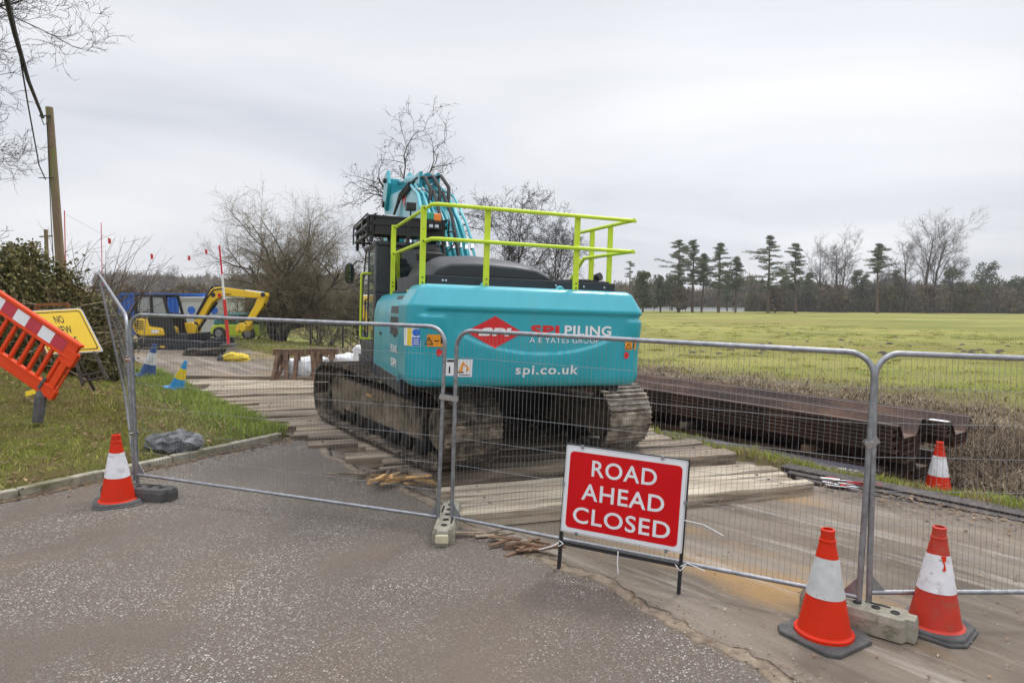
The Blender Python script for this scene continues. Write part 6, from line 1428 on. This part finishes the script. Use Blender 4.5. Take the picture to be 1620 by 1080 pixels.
# leaf litter and grit on the road
def litter(name, n, seed, fn, smin, smax, mat, zo=.012):
    rg = np.random.default_rng(seed); x, y = fn(rg, n); k = len(x); z = np.maximum(gz(x, y), 0) + zo; a = rg.uniform(0, 6.28, k); s = rg.uniform(smin, smax, k); V = np.empty((k, 4, 3))
    for i, (u, v) in enumerate(((1, 0), (.1, .5), (-1, .1), (-.2, -.55))): V[:, i] = np.stack([x + s*(u*np.cos(a) - v*np.sin(a)), y + s*(u*np.sin(a) + v*np.cos(a)), z + s*rg.uniform(-.1, .5, k)], 1)
    return tag(fastmesh(name, V.reshape(-1, 3), np.arange(4*k).reshape(-1, 4), mat), kind='stuff')
M['leafdead'] = pmat('dead_leaf', [(.11, .06, .03), (.26, .16, .08)], 3, 3, .8, island=.5)
M['grit'] = pmat('pale_grit', [(.30, .27, .23), (.50, .46, .40)], 3, 3, .8, island=.4)
def lk(rg, n):
    t = rg.uniform(-1, 3.9, n); P = np.array(KERB)[1:]; i = np.clip((rg.random(n)*(len(P)-1)).astype(int), 0, len(P)-2); u = rg.random(n); p = P[i]*(1-u[:, None]) + P[i+1]*u[:, None]; o = rg.exponential(.09, n)*np.where(rg.random(n) < .35, -3, 1); return p[:, 0] + o*.8 + .02, p[:, 1] - o*.5
litter('leaf_litter', 900, 1, lk, .012, .035, M['leafdead'])
def lb(rg, n): x, y = reg_bank(rg, n*5); return x[:n], y[:n]
litter('leaf_litter', 3200, 2, lb, .02, .05, M['leafdead'], .05)
def le(rg, n): s = S_ED + rg.normal(0, .09, n); t = rg.uniform(-6, 8, n); return RN.x*s + UD.x*t, RN.y*s + UD.y*t
litter('road_debris', 1500, 3, le, .004, .016, M['leafdead'])
litter('road_debris', 700, 4, le, .004, .010, M['grit'])
def lh(rg, n): s = rg.uniform(3.9, 8.6, n)**1; t = rg.uniform(-6, 5, n); return RN.x*s + UD.x*t, RN.y*s + UD.y*t
litter('road_debris', 1500, 5, lh, .006, .022, M['leafdead'])
litter('road_debris', 500, 6, lh, .003, .012, M['grit'])
def ld(rg, n): s = 8.3 + rg.normal(0, .35, n); t = rg.uniform(-5, 4, n); return RN.x*s + UD.x*t, RN.y*s + UD.y*t
litter('road_debris', 1600, 7, ld, .01, .04, M['leafdead'])

# ---------------------------------------------------------------- far trees, wood and hills
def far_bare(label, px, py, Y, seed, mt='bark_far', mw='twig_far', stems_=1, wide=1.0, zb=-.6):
    top = at(px, py, Y); p = Vector((top.x, Y, zb)); H = top.z - zb; rg = random.Random(seed); o = thing('bare_tree', label, 'tree', p); T = MB(); W = MB(); tips = []
    PF = [lv(11, .42*wide, 40, 7, .05, .05, 6, .28, .5, .2), lv(8, .5, 36, 5, .12, .08, 4, .2, .5), lv(8, .48, 34, 4, .16, .08, 3, .15, .55), lv(5, .5, 32, 3, .16, .05, 3, .15, .7), lv(0, 0, 0, 2, .15, .03, 3)]
    PF[0]['rmin'] = .013
    for k in range(stems_): grow([T, T, W], tips, Vector((k*.5 - .25*stems_, 0, -.3)), Vector((rg.gauss(0, .04) + (k - (stems_-1)/2)*.14, 0, 1)).normalized(), H*.86, .26*H/14, 0, rg, PF)
    T.build('trunk', M[mt], o, fix=False); W.build('crown', M[mw], o, fix=False)
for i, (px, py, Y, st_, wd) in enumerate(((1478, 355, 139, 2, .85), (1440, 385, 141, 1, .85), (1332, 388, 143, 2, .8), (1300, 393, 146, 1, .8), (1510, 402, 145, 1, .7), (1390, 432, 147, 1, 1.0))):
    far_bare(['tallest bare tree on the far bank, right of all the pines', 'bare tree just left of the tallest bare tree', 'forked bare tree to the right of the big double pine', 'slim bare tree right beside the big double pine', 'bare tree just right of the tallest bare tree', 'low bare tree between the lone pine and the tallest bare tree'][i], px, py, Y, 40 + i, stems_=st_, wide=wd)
def pine(label, px, py, Y, seed, crown=.62, width=.2, zb=-.6, n=60, mat='needle'):
    top = at(px, py, Y); p = Vector((top.x, Y, zb)); H = top.z - zb; rg = random.Random(seed); nr = np.random.default_rng(seed); o = thing('pine_tree', label, 'tree', p)
    T = MB(); bend = rg.uniform(-.35, .35); tr = [Vector((bend*math.sin(z*2.5), 0, z*H)) for z in (-.02, .2, .4, .6, .8, .97)]; T.tube(tr, [.30*H/14, .26*H/14, .2*H/14, .15*H/14, .09*H/14, .03], 7)
    Pn = []; a0_ = rg.uniform(0, 6.28)
    for k in range(n):
        f = 1 - crown + crown*(k + rg.random())/n; a = rg.uniform(0, 6.28); u_ = (f - 1 + crown)/crown; w_ = width*1.65*H*(.30 + .75*math.sin(math.pi*min(1, u_*.85 + .20)))*rg.uniform(.2, 1.15)*(1 + .4*math.cos(a - a0_))*(.5 + .5*abs(math.sin(u_*9 + a0_))); z = f*H; x0 = bend*math.sin(f*2.5); e_ = Vector((x0 + math.cos(a)*w_, math.sin(a)*w_, z + w_*rg.uniform(-.12, .22)))
        T.tube([(x0, 0, z), e_*.5 + Vector((x0*.5, 0, z*.5 - .1)), e_], [.06, .045, .02], 3, False)
        for q in range(3):
            c_ = Vector((x0, 0, z)).lerp(e_, .45 + .28*q); m_ = 80; rr = (.48 + .04*w_)*rg.uniform(.5, 1.25); u = nr.normal(size=(m_, 3)); u /= np.linalg.norm(u, axis=1)[:, None]; u *= (nr.random((m_, 1))**.4)*rr; u[:, 2] *= .48; u[:, :2] *= 1.3; Pn.append(u + np.array(c_)[None])
    P = np.concatenate(Pn); V, F = leaf_cloud(len(P), seed, lambda r, m: P, .085); fastmesh('crown', V, F, M[mat], o); T.build('trunk', M['pine_bark'], o, fix=False)
pines = [(1076, 380, 128, .66, .15, 'first pine at the left of the far bank, leaning crown'), (1098, 380, 130, .62, .13, 'slim pine just right of the leftmost pine'), (1112, 402, 132, .55, .10, 'short thin pine third from the left on the far bank'), (1140, 384, 129, .66, .17, 'dense pine in the middle of the left group'), (1166, 408, 131, .6, .17, 'lower pine at the right end of the left group'),
         (1219, 374, 128, .72, .20, 'tallest pine on the far bank, left trunk of the big pair'), (1262, 386, 130, .66, .17, 'broad pine, right trunk of the big pair'), (1393, 386, 134, .42, .12, 'lone pine with small high crown between bare trees'), (996, 412, 150, .5, .10, 'thin sparse conifer standing just right of the guard rail')]
for i, (px, py, Y, cr_, wd, lab) in enumerate(pines): pine(lab, px, py, Y, 60 + i, cr_, wd, n=10 if i == 8 else 60)
for i, (px, py, Y, cr_, wd, lab) in enumerate(((1152, 430, 152, .8, .2, 'low pine filling the gap behind the left group of pines'), (1240, 426, 154, .8, .2, 'low pine between the trunks of the big pair'), (1282, 432, 156, .8, .22, 'low broad pine just right of the big pair'), (1418, 428, 158, .8, .2, 'low pine right behind the lone pine'), (1556, 440, 160, .8, .25, 'low dark pine left of the rounded evergreen'))): pine(lab, px, py, Y, 160 + i, cr_, wd, n=60)
def blob(label, px0, px1, py, Y, seed, mat, n, name='evergreen_tree', cat='tree', size=.20, zb=-.7, dens=.75):
    a, c = at(px0, py, Y), at(px1, py, Y); H = a.z - zb; w_ = (c.x - a.x)/2; xc = (a.x + c.x)/2; rg = random.Random(seed); nr = np.random.default_rng(seed); P = []; o = thing(name, label, cat, (xc, Y, zb)); T = MB()
    T.tube([(0, 0, -.2), (.1, 0, H*.4), (0, 0, H*.8)], [.16*H/6, .12*H/6, .04], 6)
    for k in range(n):
        a_ = rg.uniform(0, 6.28); r_ = math.sqrt(rg.random()); z = H*rg.uniform(.16, .93); ww = w_*(1 - .55*max(0, (z/H - .5)*2)**2)*.86; q = np.array([math.cos(a_)*r_*ww, math.sin(a_)*r_*ww*.7, z]); m_ = 70; u = nr.normal(size=(m_, 3)); u /= np.linalg.norm(u, axis=1)[:, None]; u *= nr.random((m_, 1))**.33*rg.uniform(.5, 1.0)*H*.12; u[:, 2] *= .75; P.append(u + q)
        if k % 3 == 0: T.tube([(0, 0, z*.5), tuple(q)], [.05, .02], 3, False)
    P = np.concatenate(P); V, F = leaf_cloud(len(P), seed, lambda r, m: P, size); fastmesh('crown', V, F, M[mat], o); T.build('trunk', M['pine_bark'], o, fix=False)
for i, (x0, x1, py, Y, m_, n_, lab) in enumerate(((1002, 1034, 428, 126, 'evergreen', 60, 'dark rounded pine at the left end of the far bank'), (1030, 1062, 434, 130, 'needle', 50, 'low dark evergreen beside the rounded pine'), (1048, 1080, 432, 160, 'evergreen', 50, 'dark evergreen behind the first pine'),
        (1540, 1582, 409, 170, 'evergreen', 60, 'rounded evergreen standing alone above the wood at the far right'), (1345, 1380, 424, 160, 'evergreen', 50, 'dark evergreen behind the forked bare tree'), (1486, 1530, 420, 165, 'needle', 60, 'dark evergreen behind the tallest bare tree'), (1590, 1640, 432, 160, 'evergreen', 60, 'dark evergreen at the right edge of the picture'))):
    blob(lab, x0, x1, py, Y, 80 + i, m_, n_)
for i, (x0, x1, py, Y, m_, lab) in enumerate(((1060, 1092, 450, 128, 'scrub', 'tan bush at the foot of the leftmost pine'), (1205, 1250, 452, 130, 'scrub', 'brown bush under the big pair of pines'), (1290, 1350, 448, 140, 'scrub', 'brown bush under the forked bare tree'), (1380, 1440, 450, 142, 'scrub_green', 'olive bush right of the lone pine'), (1440, 1510, 448, 139, 'scrub', 'brown bush under the tallest bare tree'), (1505, 1560, 452, 141, 'scrub_green', 'olive bush right of the tallest bare tree'), (1555, 1640, 455, 143, 'scrub', 'wide brown bush at the right edge of the far bank'))):
    blob(lab, x0, x1, py, Y, 100 + i, m_, 50, 'bush', 'bush')
# wood on the far shore and wooded hills: one mass each
def wood_mass(name, x0, x1, Y, pyfn, seed, n, size, mat, dep=14, zb=-1.0, pr=4.0):
    nr = np.random.default_rng(seed); px = nr.uniform(x0, x1, n); y = Y + nr.random(n)*dep; top = np.array([at(a, pyfn(a), c).z for a, c in zip(px, y)]); 
    xw = np.array([at(a, 470, c).x for a, c in zip(px, y)]); cl_ = .80 + .20*np.sin(xw*.9 + np.sin(xw*.31)*3) * np.cos(y*.7) + .12*np.sin(xw*.23 + 2) + nr.normal(0, .03, n); v = nr.random(n)**.6; z = zb + (top - zb)*np.clip(v*cl_, 0, 1.12); P = np.stack([xw, y, z], 1); V, F = twig_cloud(P, seed, size*1.5, size*.16); V2, F2 = leaf_cloud(n//4, seed, lambda r, m: P[:n//4], size*.7); V = np.concatenate([V, V2]); F = np.concatenate([F, F2 + 4*n]); return tag(fastmesh(name, V, F, M[mat]), kind='stuff')
wood_mass('far_wood', 985, 1680, 226, lambda p: 446 + 5*math.sin(p*.03) + 3*math.sin(p*.11), 1, 42000, .75, 'scrub')
wood_mass('far_wood', 1180, 1680, 160, lambda p: 453 + 9*math.sin(p*.043 + 1) + 4*math.sin(p*.17), 2, 60000, .42, 'scrub', 12, -1.2)
wood_mass('far_wood', 1180, 1680, 155, lambda p: 468 + 6*math.sin(p*.06 + 2), 3, 24000, .36, 'scrub_green', 8, -1.2)
wood_mass('far_wood', 900, 1010, 190, lambda p: 447 + 3*math.sin(p*.1), 4, 9000, .5, 'scrub', 12)
wood_mass('far_wood', 430, 920, 120, lambda p: 462 + 3*math.sin(p*.05), 5, 14000, .45, 'scrub', 10)
wood_mass('far_hedge', 180, 620, 62, lambda p: 455 + 4*math.sin(p*.06) + 2*math.sin(p*.21), 6, 50000, .22, 'scrub', 5, -.5)
wood_mass('far_wood', 150, 620, 330, lambda p: 437 + 4*math.sin(p*.018 + 2) + 1.5*math.sin(p*.09), 7, 44000, 1.5, 'scrub', 40, -2)
for i, (px, py) in enumerate(((262, 435), (275, 432), (225, 440))): far_bare(['faint bare tree on the wooded hill left of the digger boom', 'faint bare tree on the wooded hill above the digger cab', 'faint bare tree on the wooded hill above the blue container'][i], px, py, 250, 140 + i, zb=0)
m = M['scrub']
hx = np.linspace(-700, 700, 60); hy = np.linspace(420, 700, 12); XX, YY = np.meshgrid(hx, hy); ZZ = -3 + 20*np.sin(np.pi*(YY - 420)/560)*(.75 + .25*np.sin(XX*.008 + 1)) * (1 - .55*sstep(-250, 0, XX)); idx = np.arange(60*12).reshape(12, 60)
tag(fastmesh('hills', np.stack([XX, YY, ZZ], -1).reshape(-1, 3), np.stack([idx[:-1, :-1], idx[:-1, 1:], idx[1:, 1:], idx[1:, :-1]], -1).reshape(-1, 4), m, smooth=True), kind='structure')
# low ridge of trodden mud and grit along the joint between asphalt and hardstanding
b = MB(); rg = random.Random(31); ts_ = np.arange(-7, 9.6, .08); secs = []
for t in ts_:
    c_ = st(edge_w(t) + .02*math.sin(t*9), t); h = .001 + .004*abs(math.sin(t*2.7 + 1)) + rg.uniform(0, .005); w1, w2 = .03 + .04*abs(math.sin(t*1.9)) + rg.uniform(0, .05), .05 + rg.uniform(0, .08)
    secs.append([c_ - RN*w1 + Vector((0, 0, .004)), c_ - RN*w1*.4 + Vector((0, 0, .008 + h*.8)), c_ + RN*w2*.3 + Vector((0, 0, .008 + h)), c_ + RN*w2 + Vector((0, 0, .002))])
b.loft(secs, False)
M['mudridge'] = pmat('dry_mud', [(.10, .075, .052), (.20, .155, .11), (.28, .23, .17)], 9, 7, .95, .5, 40)
tag(b.build('mud_ridge', M['mudridge'], smooth='all'), kind='stuff')
# bare stems and trunks standing in the far wood
rg = random.Random(77); b = MB()
for i in range(150):
    px = rg.uniform(1185, 1630); Y = rg.uniform(147, 158); p = at(px, 480, Y); h = rg.uniform(3.5, 7.5); q = Vector((p.x, Y, -.9)); lean = Vector((rg.gauss(0, .07), 0, 1)) * h
    b.tube([q, q + lean*.5, q + lean + Vector((rg.gauss(0, .3), 0, 0))], [rg.uniform(.06, .15), .07, .02], 4, False)
    for j in range(4): a_ = q + lean*rg.uniform(.4, .9); b.tube([a_, a_ + Vector((rg.gauss(0, .9), rg.gauss(0, .4), rg.uniform(.5, 1.6)))], [.04, .015], 3, False)
tag(b.build('far_wood', M['bark_far'], fix=False), kind='stuff')
# thin winter haze that softens the far bank and the hills
hb = MB(); hb.bx(-960, 960, -40, 1520, -8, 34)
hm = bpy.data.materials.new('haze_air'); hm.use_nodes = True; t_ = hm.node_tree; t_.nodes.clear(); ho = t_.nodes.new('ShaderNodeOutputMaterial'); pv = t_.nodes.new('ShaderNodeVolumePrincipled')
pv.inputs['Color'].default_value = (.90, .91, .94, 1); pv.inputs['Density'].default_value = .00045; pv.inputs['Anisotropy'].default_value = .2; t_.links.new(pv.outputs[0], ho.inputs['Volume'])
tag(hb.build('haze', hm), kind='stuff')
# soil and leaf mould gathered at the foot of the kerb
fk, totk = along(KERB, .1); b = MB(); rg = random.Random(33); secs = []; s_ = 1.5
while s_ < totk - .05:
    a_, c_ = fk(s_), fk(min(s_ + .05, totk)); d_ = (c_ - a_).normalized(); nr_ = Vector((d_.y, -d_.x, 0)); w1 = .03 + .05*abs(math.sin(s_*2.3)) + .03*abs(math.sin(s_*7.1)) + rg.uniform(0, .02)
    secs.append([a_ - nr_*.03 + Vector((0, 0, .03)), a_ + nr_*.012 + Vector((0, 0, .03 + .008*math.sin(s_*5))), a_ + nr_*w1*.5 + Vector((0, 0, .018)), a_ + nr_*w1 + Vector((0, 0, .006))]); s_ += .07
b.loft(secs, False)
M['mould'] = pmat('leaf_mould', [(.05, .036, .024), (.12, .085, .055), (.21, .15, .09)], 14, 7, .95, .6, 60)
tag(b.build('soil_strip', M['mould'], smooth='all'), kind='stuff')
